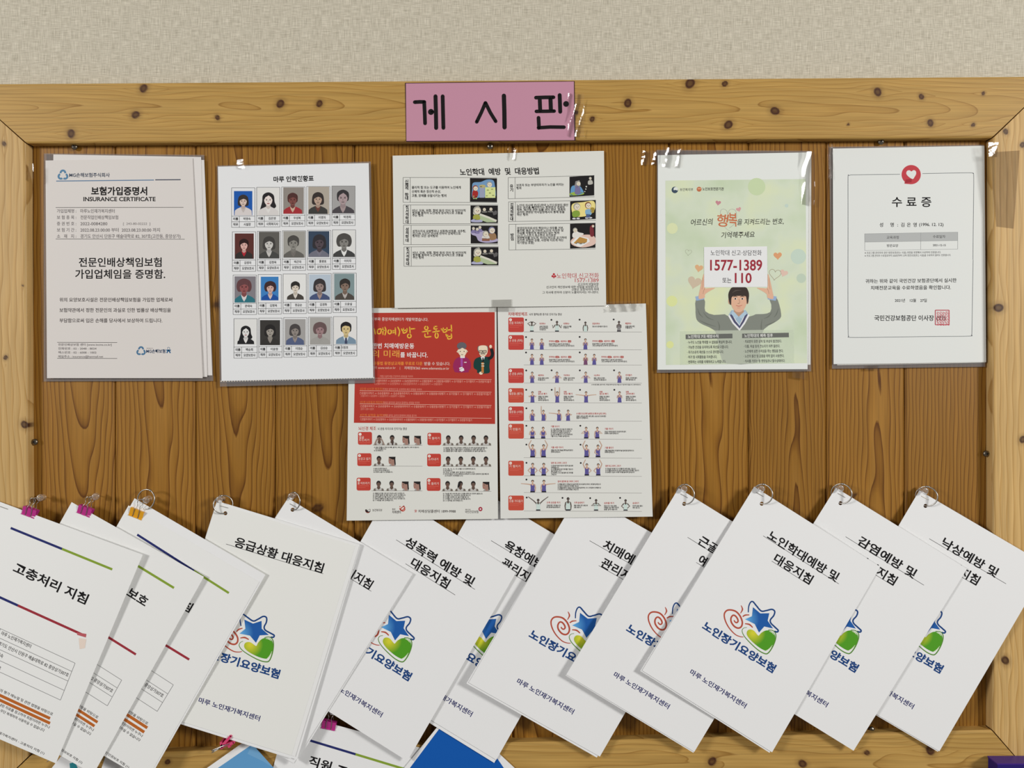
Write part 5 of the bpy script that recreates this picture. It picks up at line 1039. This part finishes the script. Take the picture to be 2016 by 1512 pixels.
def tube_ring(name, H, T, front, label, cat='binding ring', tilt=24, Rr=.0132):
    """split ring through the hole H = (px, py, d) around the pin at T; front = +1 when its right half is the near one"""
    h = P(*H); t = P(T[0], T[1], H[2]); e1 = (t - h); e1 /= np.linalg.norm(e1)
    e2 = np.array([-e1[2], 0, e1[0]]) * -1
    e2 = e2 if e2[0] * front > 0 else -e2
    ph = math.radians(tilt); e2 = e2 * math.cos(ph) + np.array([0, -1, 0]) * math.sin(ph)
    c = h + e1 * Rr
    mb = MB(); mb.tube([c + Rr * (math.cos(a) * e1 + math.sin(a) * e2) for a in np.linspace(0, 2 * math.pi, 48, endpoint=False)], .00085, 10, True)
    o = mb.make(name, M_STEEL, smooth=True)
    top = c + Rr * e1
    hb = MB(); hb.tube([top + e2 * x for x in (-.0022, -.0016, .0016, .0022)], [.0009, .0014, .0014, .0009], 10); hb.make('hinge', M_STEEL, o, smooth=True)
    return tag(o, label, cat, 'binding rings on the booklets')
def pushpin(px, py, label, out=.017, lean=(0, 0)):
    c = P(px, py, .0); k = (D - 0) / D
    # the head is what the photo shows at (px, py): put the foot on the line that leads to it, then let it lean
    head = P(px, py, out); foot = head.copy(); foot[1] = 0; foot[0] += lean[0]; foot[2] += lean[1]
    ax = (head - foot) / np.linalg.norm(head - foot); u = np.cross(ax, [0, 0, 1.0]); u /= np.linalg.norm(u); v = np.cross(u, ax); L = np.linalg.norm(head - foot)
    e = empty('push_pin', foot, label, 'push pin', 'clear push pins')
    def rev(prof, seg=18):
        V = [foot + ax * h + r * (math.cos(2 * math.pi * i / seg) * u + math.sin(2 * math.pi * i / seg) * v) for r, h in prof for i in range(seg)]
        n = len(prof); F = [[i * seg + q, i * seg + (q + 1) % seg, (i + 1) * seg + (q + 1) % seg, (i + 1) * seg + q] for i in range(n - 1) for q in range(seg)]
        return V, F + [list(range(seg))[::-1], [(n - 1) * seg + q for q in range(seg)]]
    a = L - .0125
    V, F = rev([(.0036, a), (.0044, a + .0006), (.0044, a + .0014), (.0026, a + .0026), (.0021, a + .006), (.0027, a + .0092), (.0043, a + .0104), (.0047, a + .0114), (.0044, a + .0122), (.0030, L)])
    obj('handle', V, F, M_PIN, e, smooth=True)
    V, F = rev([(.0005, -.004), (.0006, 0), (.0006, a)], 8); obj('needle', V, F, M_STEEL, e, smooth=True)
    return e
PAGE = (222, 222, 217)
def booklet(corners, depth, title, label, hole=None, pages=4, seed=1, rgb=PAGE, fan=(), inset=(0, 0), staple=True, wave=.6):
    sh = Sheet(corners, depth, wav(seed, wave)); e = empty('guideline_booklet', sh.centre(), label, 'booklet', 'guideline booklets hanging on rings')
    hs = []
    if hole:
        hu, hv = sh.uv(np.array([hole[0]]), np.array([hole[1]])); hs = [(float(hu[0]), float(hv[0]), 2.7)]
    sh.mesh('cover', paper(rgb), e, .13, box=(0, inset[1], 1 - inset[0], 1), holes=hs, n=(22, 30))
    cover = [o for o in e.children if o.name.startswith('cover')][0]
    sh.mesh('inner_pages', paper((218, 218, 213)), e, pages * .12, off=-.18, box=(0, 0, 1, 1) if inset != (0, 0) else (0.001, 0.001, .999, .999), holes=hs, n=(22, 30))
    for i, (dx, dy) in enumerate(fan):
        c2 = [np.array(sh.c[0]), np.array(sh.c[1]) + np.array([dx, dy]) * .35, np.array(sh.c[2]) + np.array([dx, dy]), np.array(sh.c[3]) + np.array([dx, dy]) * .8]
        s2 = Sheet(c2, sh.d * 1000 - .35 - pages * .12 - i * .25, sh.b); s2.mesh('back_page', paper((224, 224, 219)), e, .13, holes=[(hs[0][0], hs[0][1], 3.2)] if hs else (), n=(22, 30))
    k = Ink(sh); k.mm()
    for t, x0, x1, y, w0, w1, dy in title: k.text(t, (x0 + x1) / 2, y, 13.9, x1 - x0, K_INK, .024); k.line([(w0, y + dy), (w1, y + dy)], .55, K_INK)
    k.done('title_lettering', cover)
    emblem(k, worldloc(cover)); k.done('emblem', cover)
    k.mm(); k.z = 3
    wx, wy = WORD.mean(0); k.text('노인장기요양보험', wx, wy, 12.4, 116, NAVY, .034); k.done('emblem_lettering', cover)
    k.mm(); nx, ny = NAME.mean(0); k.text('마루 노인재가복지센터', nx, ny, 7.6, 90, CENT, .02); k.done('centre_name', cover)
    if staple:
        mb = MB(); q = [sh.px(np.array(a / 210), np.array(b / 297)) for a, b in ((6.6, 5.2), (18, 4.8))]
        p3 = [sh.at(np.array(a[0]), np.array(a[1]), .0004) for a in q]; mb.tube([p3[0] + [0, .0006, 0], p3[0], p3[1], p3[1] + [0, .0006, 0]], .00028, 6); mb.make('staple', M_SCREW, e)
    return sh
two = lambda a, b, x0=52, x1=167, y0=76, y1=137: [(a, x0, x1, 44.5, 46.5, 172, 6.2), (b, y0, y1, 66.8, min(75, y0 - 1), max(y1, 136), 7.0)]
B = {}
B['G'] = booklet([(950, 967), (1193, 1113), (977, 1496), (733, 1347)], (6, 7, 19, 17.5), two('욕창예방 및', '관리지침', 67, 152), 'booklet on bedsore prevention, lowest of all, squeezed between two overlapping booklets', seed=51, fan=((-4, 6),))
B['F'] = booklet([(765.5, 969), (1016, 1127), (802, 1498.5), (552, 1341)], (8, 13, 24, 23), [('성폭력 예방 및', 54, 166, 43, 42, 172, 6.6), ('대응지침', 76, 137, 63, 70, 152, 7.4)], 'booklet on sexual violence prevention hanging under the red exercise poster', seed=52)
B['E'] = booklet([(567, 980.5), (812, 1130), (578, 1503), (333, 1354)], (11, 17.2, 28.3, 27), [('개인위생 관리지침', 48, 169, 41.5, 38, 173, 6.6)], 'booklet mostly hidden, second ring booklet from the yellow clip', hole=(576, 1003.6), seed=53, fan=((3, 3), (-12, -8)))
B['D'] = booklet([(427, 986), (708, 1072), (581, 1489.5), (300, 1403)], (13, 19.2, 32.5, 31), [('응급상황 대응지침', 41, 171, 45, 30, 173, 6.8)], 'greyish booklet on emergency response overlapped by the yellow-clipped bundle', hole=(443.7, 1010.5), seed=54, inset=(.026, .011), rgb=(213, 213, 209), fan=((4, 6), (-8, 4)))
B['H'] = booklet([(1141, 968), (1398, 1114), (1181, 1489.5), (923, 1344)], (11, 11, 24, 27), two('치매예방 및', '관리지침', 66, 152), 'booklet on dementia prevention hanging under the white exercise poster', seed=55, fan=((-6, 2),))
B['I'] = booklet([(1336, 961), (1586, 1116), (1367, 1480), (1115, 1328)], (14, 17, 29, 31), two('근골격계질환', '예방지침', 62, 157), 'booklet on muscle and bone disorders, left of the frontmost ring booklet', hole=(1347, 992), seed=56, fan=((-2, 2),))
B['L'] = booklet([(1810, 965.5), (2063, 1114), (1849.5, 1479), (1596, 1330)], (9, 24, 21, 18), two('낙상예방 및', '관리지침', 62, 157), 'booklet on fall prevention, rightmost ring booklet reaching over the right rail', hole=(1822, 996), seed=57, fan=((-3, 1),))
B['K'] = booklet([(1645.5, 960), (1904, 1120), (1680.5, 1478), (1422, 1318)], (9.5, 21, 25, 21), two('감염예방 및', '관리지침', 62, 157), 'booklet on infection prevention, second ring booklet from the right rail', hole=(1654.7, 990.7), seed=58)
B['J'] = booklet([(1484.8, 958), (1733, 1116), (1520, 1481), (1264.5, 1320)], (16, 18.8, 28.5, 35), two('노인학대예방 및', '대응지침'), 'frontmost ring booklet, on elder abuse prevention, with its whole emblem uncovered', hole=(1499.6, 991.7), seed=59, fan=((-5, 1),))
def ring_for(key, hole, pin, front, rl, pl, tilt=38, top=(4, -38), Rr=.0132):
    sh = B[key]; u, v = sh.uv(np.array([hole[0]]), np.array([hole[1]])); d = float(sh.dep(u, v)[0])
    tube_ring('binding_ring', (hole[0], hole[1], d), (hole[0] + top[0], hole[1] + top[1]), front, rl, tilt=tilt, Rr=Rr)
    pushpin(pin[0], pin[1], pl, max(.017, d + .006))
ring_for('D', (443.7, 1010.5), (431, 984), -1, 'steel ring through the emergency response booklet, its open side facing left', 'clear push pin above the emergency response booklet', 26, (-8, -32), .0122)
ring_for('E', (576, 1003.6), (573, 977.5), 1, 'steel ring on the mostly hidden booklet, right of the emergency response booklet', 'clear push pin just above the mostly hidden ring booklet', 30, (4, -32), .0118)
ring_for('I', (1347, 992), (1347, 963), 1, 'steel ring through the muscle disorder booklet, left of the frontmost booklet', 'clear push pin holding the muscle disorder booklet')
ring_for('J', (1499.6, 991.7), (1499.5, 963), 1, 'steel ring through the frontmost booklet on elder abuse prevention', 'clear push pin holding the frontmost elder abuse booklet')
ring_for('K', (1654.7, 990.7), (1655.5, 962), 1, 'steel ring through the infection prevention booklet', 'clear push pin holding the infection prevention booklet')
ring_for('L', (1822, 996), (1822, 967), 1, 'steel ring through the fall prevention booklet near the right rail', 'clear push pin holding the fall prevention booklet near the right rail')

# ------------------------------------------------------------------ clipped bundles
def clip(px, py, d, ang, rgb, label, dirn=1, up=1, s=1.0):
    """small binder clip biting the upper edge of a bundle; ang = slope of that edge, clockwise"""
    o = P(px, py, d); a = math.radians(ang)
    X = np.array([math.cos(a), 0, -math.sin(a)]); Y = np.array([math.sin(a), 0, math.cos(a)]); Zv = np.array([0, -1.0, 0])
    L = lambda x, y, z: o + s * .001 * (x * X + y * Y + z * Zv)
    col = principled('clip_enamel_%d' % rgb[0], alb(rgb), .3, .5)
    e = empty('binder_clip', o, label, 'binder clip')
    body = MB()
    for sg_ in (1, -1):                                         # two cheeks of three tabs, with rolled lips
        q = lambda x0, y0, z0, x1, y1, z1: body.prism([L(x0, y0, z0 * sg_), L(x1, y0, z0 * sg_), L(x1, y1, z1 * sg_), L(x0, y1, z1 * sg_)], Zv * .0004 * sg_)
        q(-9.5, 1.8, 3.4, 9.5, -3.0, 2.2)
        for x0, x1 in ((-9.5, -4.2), (-3.2, 3.2), (4.2, 9.5)):
            q(x0, -3.0, 2.2, x1, -8.2, .9)
            body.tube([L(x0 + .2, -8.6, 1.3 * sg_), L((x0 + x1) / 2, -8.6, 1.3 * sg_), L(x1 - .2, -8.6, 1.3 * sg_)], .0011, 10)
    body.prism([L(-9.5, 1.8, 3.8), L(9.5, 1.8, 3.8), L(9.5, 1.8, -3.8), L(-9.5, 1.8, -3.8)], Y * .0005)
    body.make('body', col, e)
    for sg_, tip in ((1, 17), (-1, 16)):
        mb = MB(); z1 = 1.5 * sg_
        pts = [(-3.7, -8.6, z1), (-3.6, -3, 2.9 * sg_), (-3.4, 2.6, 4.6 * sg_), (-2.2, 6, 4.4 * sg_), (-2.0, 9, 4.2 * sg_), (-3.6, 12, 4 * sg_), (-3.0, tip - 1, 4 * sg_), (0, tip, 4 * sg_), (3.0, tip - 1, 4 * sg_), (3.6, 12, 4 * sg_), (2.0, 9, 4.2 * sg_), (2.2, 6, 4.4 * sg_), (3.4, 2.6, 4.6 * sg_), (3.6, -3, 2.9 * sg_), (3.7, -8.6, z1)]
        mb.tube([L(*p) for p in spline(pts, False, 4)], .00045, 7); mb.make('wire_handle', M_STEEL, e, smooth=True)
    return e
ST = 'stapled bundles hanging on binder clips'
STR1, STR2, STR3 = (36, 42, 96), (122, 146, 50), (142, 44, 54)
def bundle(corners, depth, label, seed, pages=3, rgb=(214, 214, 212), fan=(), group=ST):
    sh = Sheet(corners, depth, wav(seed, .5)); e = empty('stapled_bundle', sh.centre(), label, 'booklet', group)
    cover = sh.mesh('cover', paper(rgb), e, .13, n=(22, 30)); sh.mesh('inner_pages', paper((224, 224, 222)), e, pages * .12, off=-.18, box=(.001, .001, .999, .999), n=(22, 30))
    for i, (dx, dy) in enumerate(fan):
        s2 = Sheet(sh.c + np.array([dx, dy]), sh.d * 1000 - .5 - pages * .12 - i * .3, sh.b); s2.mesh('back_page', paper((226, 226, 224)), e, .4, n=(22, 30))
    return sh, e, cover, Ink(sh)
def striped(k, cover, a, b, c0, c1, split, w1, w2, title, red):
    k.photo(); k.z = 1; a, b = np.array(a), np.array(b); m = a + (b - a) * split
    k.line([a, m], w1, STR1); k.line([m, b], w1, STR2); k.done('upper_rule', cover); k.photo(); r0, r1, rs_ = map(np.array, (red[0], red[1], red[2])); k.line([r0, rs_], w2, STR1); k.line([rs_, r1], w2, STR3); k.done('lower_rule', cover)
    t, x, y, h, w_, ang = title; k.photo(); k.text(t, x, y, h, w_, K_INK, .024, 'r', ang); k.done('title_lettering', cover)
def table(k, cover, tops, ang, rows, wl, body, footer):
    """right-hand ends of the table rows in photo px; rows run to the left at the given slope"""
    k.photo(); ca, sa = math.cos(math.radians(ang)), math.sin(math.radians(ang)); f = (128, 128, 128)
    for x, y in tops: k.line([(x, y), (x - wl * ca, y - wl * sa)], 1.0, f)
    k.line([tops[0], tops[-1]], 1.0, f); k.line([(tops[0][0] - wl * ca, tops[0][1] - wl * sa), (tops[-1][0] - wl * ca, tops[-1][1] - wl * sa)], 1.0, f); sp = wl * .87
    k.line([(tops[0][0] - sp * ca, tops[0][1] - sp * sa), (tops[-1][0] - sp * ca, tops[-1][1] - sp * sa)], 1.0, f)
    for t, x, y, h, w_, al in rows: k.text(t, x, y, h, w_, (52, 50, 50), .012, al, ang)
    for t, x, y, h, w_, col in body:
        if t is None: k.line([(x, y), (x - w_ * ca, y - w_ * sa)], h, col)
        else: k.text(t, x, y, h, w_, col, .012, 'r', ang)
    t, x, y, w_ = footer; k.text(t, x, y, 5.4, w_, (64, 62, 62), .014, 'r', ang)
    k.done('table_and_notes', cover)
BR = (170, 92, 36); TX = (60, 58, 56); ADR = '경기도 안산시 단원구 예술대학로 82 중앙상가307호'; L1, L2, L3 = '2015 어르신의 평가 매뉴얼 및 관련 법령을 바탕으로', '홈페이지에 안내된 자료를 참고하여 회원이라면 누구나', '이용하시며 임의로 무단 복제하여 사용하실 수 없습니다'
c5 = lambda x, y, oy: (x * 400 / 2016, oy + y * 400 / 2016)
# bundle with the yellow clip
sh, e, cov, k = bundle([(253, 995), (510.5, 1145.5), (288, 1537), (31, 1386)], (15, 24.5, 38, 36), 'bundle in the yellow clip, hindmost of the three at the left end', 61, fan=((12, -14),)); shC = sh
striped(k, cov, (270, 1052.5), (450.5, 1167.5), 0, 0, .62, 4.4, 4.6, ('노인인권보호 지침', 377, 1198, 20.5, 172, 30), ((180, 1180), (372.5, 1298.5), (260, 1230)))
table(k, cov, [c5(1720, 687, 1212), c5(1662, 775, 1212), c5(1612, 862, 1212), c5(1560, 950, 1212)], 33, [(ADR, 321.5, 1370.5, 8, 152, 'r'), ('마루 노인재가복지센터', 222, 1286, 8, 66, 'l')], 178,
      [(L1, 291, 1425, 6.2, 152, TX), (None, 290, 1433, 6, 152, BR), (None, 284, 1441.5, 6, 152, BR), (L2, 281, 1449.5, 6.2, 150, TX), (L3, 276, 1458, 6.2, 150, TX)], ('마루 노인재가복지센터 - 노인인권보호 지침 (1)', 254, 1511, 132))
# middle bundle, magenta clip
sh, e, cov, k = bundle([(141, 988.5), (401.5, 1135.5), (184, 1524), (-78, 1378)], (16, 28.5, 41, 39), 'bundle in the middle of the three clipped at the left end', 62); shB = sh
striped(k, cov, (204, 1073), (342.5, 1157.5), 0, 0, .4, 4.6, 4.6, ('개인정보 보호', 289.5, 1187, 20.5, 140, 32), ((70, 1164), (267.5, 1288.5), (150, 1215)))
table(k, cov, [c5(1207, 640, 1212), c5(1163, 718, 1212), c5(1110, 805, 1212), c5(1065, 895, 1212)], 32.5, [(ADR, 222, 1361, 8, 152, 'r'), ('마루 노인재가복지센터', 118, 1275, 8, 66, 'l')], 178,
      [(L1, 193, 1413, 6.2, 152, TX), (None, 192, 1422, 5.6, 152, BR), (None, 186, 1429.5, 5.6, 152, BR), (L2, 184.5, 1438, 6.2, 150, TX), (L3, 179, 1446, 6.2, 150, TX)], ('마루 노인재가복지센터 - 개인정보보호 지침 (1)', 162, 1502, 132))
# front bundle, magenta clip
sh, e, cov, k = bundle([(-8, 985), (281, 1092), (110, 1503), (-180, 1378)], (17, 30, 43.5, 44), 'frontmost bundle at the left end, with a red smudge on its lower stripe', 63); shA = sh
striped(k, cov, (21, 1039.5), (221, 1121), 0, 0, .505, 4.6, 4.8, ('고충처리 지침', 172, 1181, 21.5, 158, 24.3), ((-40, 1158), (169, 1252.5), (35, 1192)))
table(k, cov, [c5(745, 472, 1212), c5(715, 555, 1212), c5(675, 650, 1212), c5(637, 742, 1212), c5(600, 838, 1212)], 24.8, [(ADR, 135, 1329.5, 8, 152, 'r'), ('마루 노인재가복지센터', 3, 1246, 8, 64, 'l'), ('박명숙', -12, 1284, 8, 20, 'l'), ('051-000-02', -38, 1297, 7, 52, 'l')], 186,
      [(L1, 104, 1406.5, 6.2, 150, TX), (None, 98.5, 1414.5, 5.8, 150, BR), (None, 98.5, 1424, 5.8, 150, BR), (L2, 98, 1432.5, 6.2, 148, TX), (L3, 87.5, 1438.5, 6.2, 146, TX)], ('마루 노인재가복지센터 - 고충처리 지침 (1)', 87.5, 1483.5, 132))
k.photo(); k.z = 4; k.quad((151, 1245), (170, 1248), (169, 1255), (152, 1250), (172, 84, 90)); k.quad((155, 1256), (170, 1258), (167, 1276), (157, 1278), (212, 196, 184)); k.done('smudge', cov)
mb = MB(); p3 = [sh.at(np.array(a), np.array(b), .0004) for a, b in ((0., 997.), (15.5, 1002.5))]; mb.tube(p3, .00028, 6); mb.make('staple', M_SCREW, e)
MG_ = (172, 42, 124)
dp = lambda s_, x, y: float(s_.dep(*s_.uv(np.array([float(x)]), np.array([float(y)])))[0]) - .0008
clip(61, 1003.5, dp(shA, 61, 1006), 21, MG_, 'magenta binder clip on the frontmost bundle at the left end'); clip(170, 1001, dp(shB, 170, 1004), 22, MG_, 'magenta binder clip on the middle bundle, left of the yellow one'); clip(272, 1006, dp(shC, 272, 1009), 22, (206, 146, 22), 'yellow binder clip on the hindmost bundle at the left end', s=1.02)
pushpin(79, 980, 'clear push pin above the frontmost magenta clip', .02, (-.006, -.002)); pushpin(188, 978, 'clear push pin above the middle magenta clip', .02, (-.009, -.001)); pushpin(287, 985, 'clear push pin beside the yellow clip', .019, (-.002, .001))
tube_ring('binding_ring', (279, 1000, .0145), (291, 976), 1, 'steel ring behind the yellow clip', tilt=14)

# ------------------------------------------------------------------ papers along the lower edge
sh, e, cov, k = bundle([(567, 1402), (853, 1479), (742, 1894), (456, 1817)], (15, 14.9, 18, 18), 'clipped bundle at the bottom edge, right of the sky blue booklet', 64, pages=1, rgb=(216, 216, 218), group=None)
striped(k, cov, (596, 1453.5), (796, 1514), 0, 0, .52, 4.6, 4.6, ('직원 고충처리', 752, 1541, 21, 150, 17), ((560, 1570), (760, 1632), (660, 1600))); shM = sh
clip(649, 1422, dp(sh, 649, 1424), 12, MG_, 'magenta binder clip on the bundle at the bottom edge, below a clear pin'); pushpin(655, 1401, 'clear push pin above the magenta clip at the bottom edge', .02, (0, -.003))
def leaflet(corners, depth, label, seed, draw, rgb=(222, 222, 220), pages=4):
    sh = Sheet(corners, depth, wav(seed, .4)); e = empty('leaflet', sh.centre(), label, 'booklet')
    c_ = sh.mesh('cover', paper(rgb), e, .2, n=(18, 24)); sh.mesh('inner_pages', paper((224, 224, 222)), e, pages * .14, off=-.25, box=(.001, .001, .999, .999), n=(18, 24))
    k = Ink(sh); draw(k); k.done('cover_print', c_); return sh
def d_sky(k):
    k.photo(); k.quad((497, 1465), (540, 1513), (470, 1640), (352, 1565), (88, 142, 186), n=14); k.z = 2; k.poly([(497, 1465), (540, 1513), (520, 1500), (487, 1484)], (104, 152, 190))
leaflet([(488, 1455), (588, 1568), (380, 1760), (280, 1602)], (18.5, 20, 26, 24), 'sky blue booklet in a pink clip at the bottom edge', 71, d_sky, pages=1)
def d_navy(k):
    k.photo(); k.quad((884, 1409), (966, 1474), (1045, 1590), (768, 1564), (16, 80, 158), n=14)
leaflet([(889, 1396), (1100, 1593), (926, 1810), (715, 1613)], (15.5, 16.5, 19, 18.5), 'royal blue brochure at the bottom edge under the bedsore booklet', 72, d_navy, pages=1)
def d_teal(k):
    k.photo(); k.poly([(137, 1503), (148, 1500), (160, 1530), (140, 1540)], (44, 130, 140)); k.z = 2; k.line([(92, 1500), (130, 1478)], 1.2, (90, 90, 90))
leaflet([(132, 1474), (232, 1560), (160, 1680), (40, 1590)], (22, 24, 26, 25), 'white leaflet with a teal patch peeking out under the frontmost left bundle', 73, d_teal)
def d_line(k):
    k.photo(); k.line([(210, 1490), (245, 1512), (262, 1524)], 1.0, (120, 120, 120), sub=False)
leaflet([(208, 1488), (330, 1560), (270, 1680), (170, 1600)], (19, 21, 24, 22), 'plain white leaflet under the lower corner of the yellow-clipped bundle', 74, d_line, rgb=(205, 205, 205))
# the pink clip lies on its side, seen end-on
def side_clip(px, py, d, ang, rgb, label):
    o = P(px, py, d); a = math.radians(ang)
    X = np.array([math.cos(a), 0, -math.sin(a)]); Y = np.array([math.sin(a), 0, math.cos(a)]); Zv = np.array([0, -1.0, 0])
    L = lambda x, y, z: o + .001 * (x * X + y * Y + z * Zv)
    col = principled('clip_enamel_side', alb(rgb), .3, .5); e = empty('binder_clip', o, label, 'binder clip'); b = MB()
    for (x0, y0), (x1, y1) in (((-7, -3.6), (10, 6.4)), ((-7, -3.6), (11, -3.2))):
        t = np.array([x1 - x0, y1 - y0]); t = t / np.hypot(*t); nx, ny = -t[1] * 1.7, t[0] * 1.7
        b.prism([L(x0 + nx, y0 + ny, -6), L(x1 + nx, y1 + ny, -6), L(x1 - nx, y1 - ny, -6), L(x0 - nx, y0 - ny, -6)], Zv * .013)
        b.tube([L(x1, y1, z) for z in (-6, 0, 7)], .0013, 10)
    b.prism([L(-8.4, -6.6, -6), L(-5.4, -6.6, -6), L(-3.6, 2.6, -6), L(-6.6, 2.6, -6)], Zv * .013)
    b.prism([L(1.5, -8.2, -4), L(4.5, -8.2, -4), L(4.5, -3.5, -4), L(1.5, -3.5, -4)], Zv * .010)
    b.make('body', col, e)
    for s_ in (1, -1):
        m = MB(); m.tube([L(*p) for p in spline([(11, -3.2, 1 + 2.5 * s_), (2, -2.6, 7.6 + s_), (-9, -3.4, 8 + s_), (-19, -5.6 - s_, 7.6 + s_), (-19.5, -6.6 - s_, 6), (-9, -5.4, 5.6)], False, 5)], .0005, 7); m.make('wire_handle', M_STEEL, e, smooth=True)
side_clip(447, 1457.5, .026, -17, (196, 62, 104), 'pink binder clip lying sideways on the sky blue booklet')
# violet box corner at the lower right
bx = empty('storage_box', P(2040, 1540, .026), 'violet box whose top corner pokes into the lower right of the view', 'box')
y1, y0 = -.036, -.0165; x0 = P(1964, 1504, .036)[0]; zt = P(1964, 1504, .036)[2]
mb = MB(); mb.prism([(x0, y0, zt - .09), (x0 + .16, y0, zt - .09), (x0 + .16, y1, zt - .09), (x0, y1, zt - .09)], (0, 0, .0895)); mb.make('carton', principled('navy_carton', alb((34, 20, 96)), .4), bx)
mb = MB(); mb.prism([(x0 - .001, y0, zt - .0006), (x0 + .161, y0, zt - .0006), (x0 + .161, y1 - .001, zt - .0006), (x0 - .001, y1 - .001, zt - .0006)], (0, 0, .0016)); mb.make('lid', principled('violet_lid', alb((58, 30, 116)), .35), bx)

# ------------------------------------------------------------------ clear tape
LAMPS = [np.array((3.4, -2.7, Z0 + 1.0)), np.array((-3.4, -2.7, Z0 + 1.0))]
def tape(quad, d, label, crink=.0006, seed=1, n=14, lift=None, lean=None):
    """lean = (lamp, amount): how far the loose piece curls towards the lamp it glints in"""
    q = np.array(quad, float); r = random.Random(seed); U, Vv = np.meshgrid(np.linspace(0, 1, n + 1), np.linspace(0, 1, n + 1)); u, v = U.ravel()[:, None], Vv.ravel()[:, None]
    p = q[0] * (1 - u) * (1 - v) + q[1] * u * (1 - v) + q[2] * u * v + q[3] * (1 - u) * v
    dd = np.array([max(0, r.gauss(0, 1)) * crink for _ in range(len(p))])
    if lift: dd = dd + np.array([lift(a, b) for a, b in zip(U.ravel(), Vv.ravel())])
    if lean:
        c = P(*p.mean(0), d); h = LAMPS[lean[0]] - c; h = h / np.linalg.norm(h); g = np.array([0, -D, Z0]) - c; g = g / np.linalg.norm(g); h = h + g
        gx, gz = h[0] / -h[1], h[2] / -h[1]                     # surface y = -d, so slope of d along x and z
        t = -(gx * (p[:, 0] - p[:, 0].mean()) - gz * (p[:, 1] - p[:, 1].mean())) * S * lean[1]
        un, vn = U.ravel(), Vv.ravel(); f = [r.uniform(0, 6) for _ in range(4)]
        sz = np.ptp(p, axis=0).max() * S; t = t + .006 * sz * np.sin(7 * vn + f[0]) + .004 * sz * np.sin(13 * vn + 5 * un + f[1]); per = .0028
        dd = dd * .15 + np.abs(np.mod(t + f[2] * .001, 2 * per) - per)
    base = np.full(len(p), d)
    W = n + 1; A = P(p[:, 0], p[:, 1], base + dd)
    o = obj('tape_strip', A, [[j * W + i, (j + 1) * W + i, (j + 1) * W + i + 1, j * W + i + 1] for j in range(n) for i in range(n)], M_TAPE, smooth=True)
    return tag(o, label, 'tape', 'clear tape pieces')
hb_ = lambda x, y: .0068 + .002 * 0
bend = lambda c, w_, h: (lambda u, v: h * math.exp(-((u - c) / w_) ** 2))
tape([(1118, 183), (1150, 184), (1150, 270), (1118, 268)], .0152, 'crinkled clear tape on the right end of the pink sign', .0007, 1, lean=(0, 1))
tape([(1262, 296), (1296, 298), (1298, 324), (1262, 325)], .0012, 'clear tape piece on the planks beside the upper left corner of the helpline poster', .0006, 2, lean=(0, 1))
tape([(1305, 290), (1346, 292), (1344, 330), (1303, 328)], .0042, 'clear tape over the upper left corner of the helpline poster', .0004, 3, lean=(0, 1))
tape([(1578, 297), (1604, 299), (1604, 404), (1578, 402)], .0044, 'long clear tape down the upper right edge of the helpline poster', .0005, 4, lean=(0, 1))
tape([(1946, 280), (1966, 280), (1966, 308), (1946, 308)], .0145, 'small square of crinkled tape on the right rail near the mitre joint', .0008, 5, lean=(0, 1))
tape([(1946, 300), (2008, 296), (1996, 450), (1962, 446)], .0143, 'broad clear tape film stuck along the upper right rail', .00007, 6)
tape([(1629, 284), (1642, 284), (1642, 352), (1629, 352)], .0036, 'clear tape on the upper left edge of the completion certificate', .0008, 7, lean=(1, 1))
tape([(1000, 290), (1020, 292), (1018, 316), (999, 314)], .0034, 'clear tape at the top middle of the landscape handout', .0006, 8, lean=(0, 1))
tape([(1192, 594), (1262, 592), (1256, 612), (1194, 614)], .0044, 'crinkled clear tape on the top right corner of the white exercise poster', .0006, 9, lean=(0, 1))
tape([(968, 590), (1008, 589), (1008, 612), (968, 612)], .0066, 'clear tape joining the handout and the two exercise posters', .00007, 10)
tape([(466, 314), (482, 313), (482, 332), (466, 332)], .0046, 'clear tape on the top left edge of the staff chart', .0007, 11, lean=(1, 1))
tape([(55, 322), (66, 322), (66, 352), (55, 352)], .0146, 'tiny crinkled tape on the left rail beside the insurance certificate', .0007, 12, lean=(1, 1))
tape([(1560, 731), (1586, 731), (1584, 747), (1560, 743)], .0042, 'clear tape under the lower right corner of the helpline poster', .00007, 13)
tape([(1704, 720), (1730, 719), (1730, 728), (1704, 729)], .0042, 'clear tape on the lower edge of the completion certificate sleeve', .00007, 14)
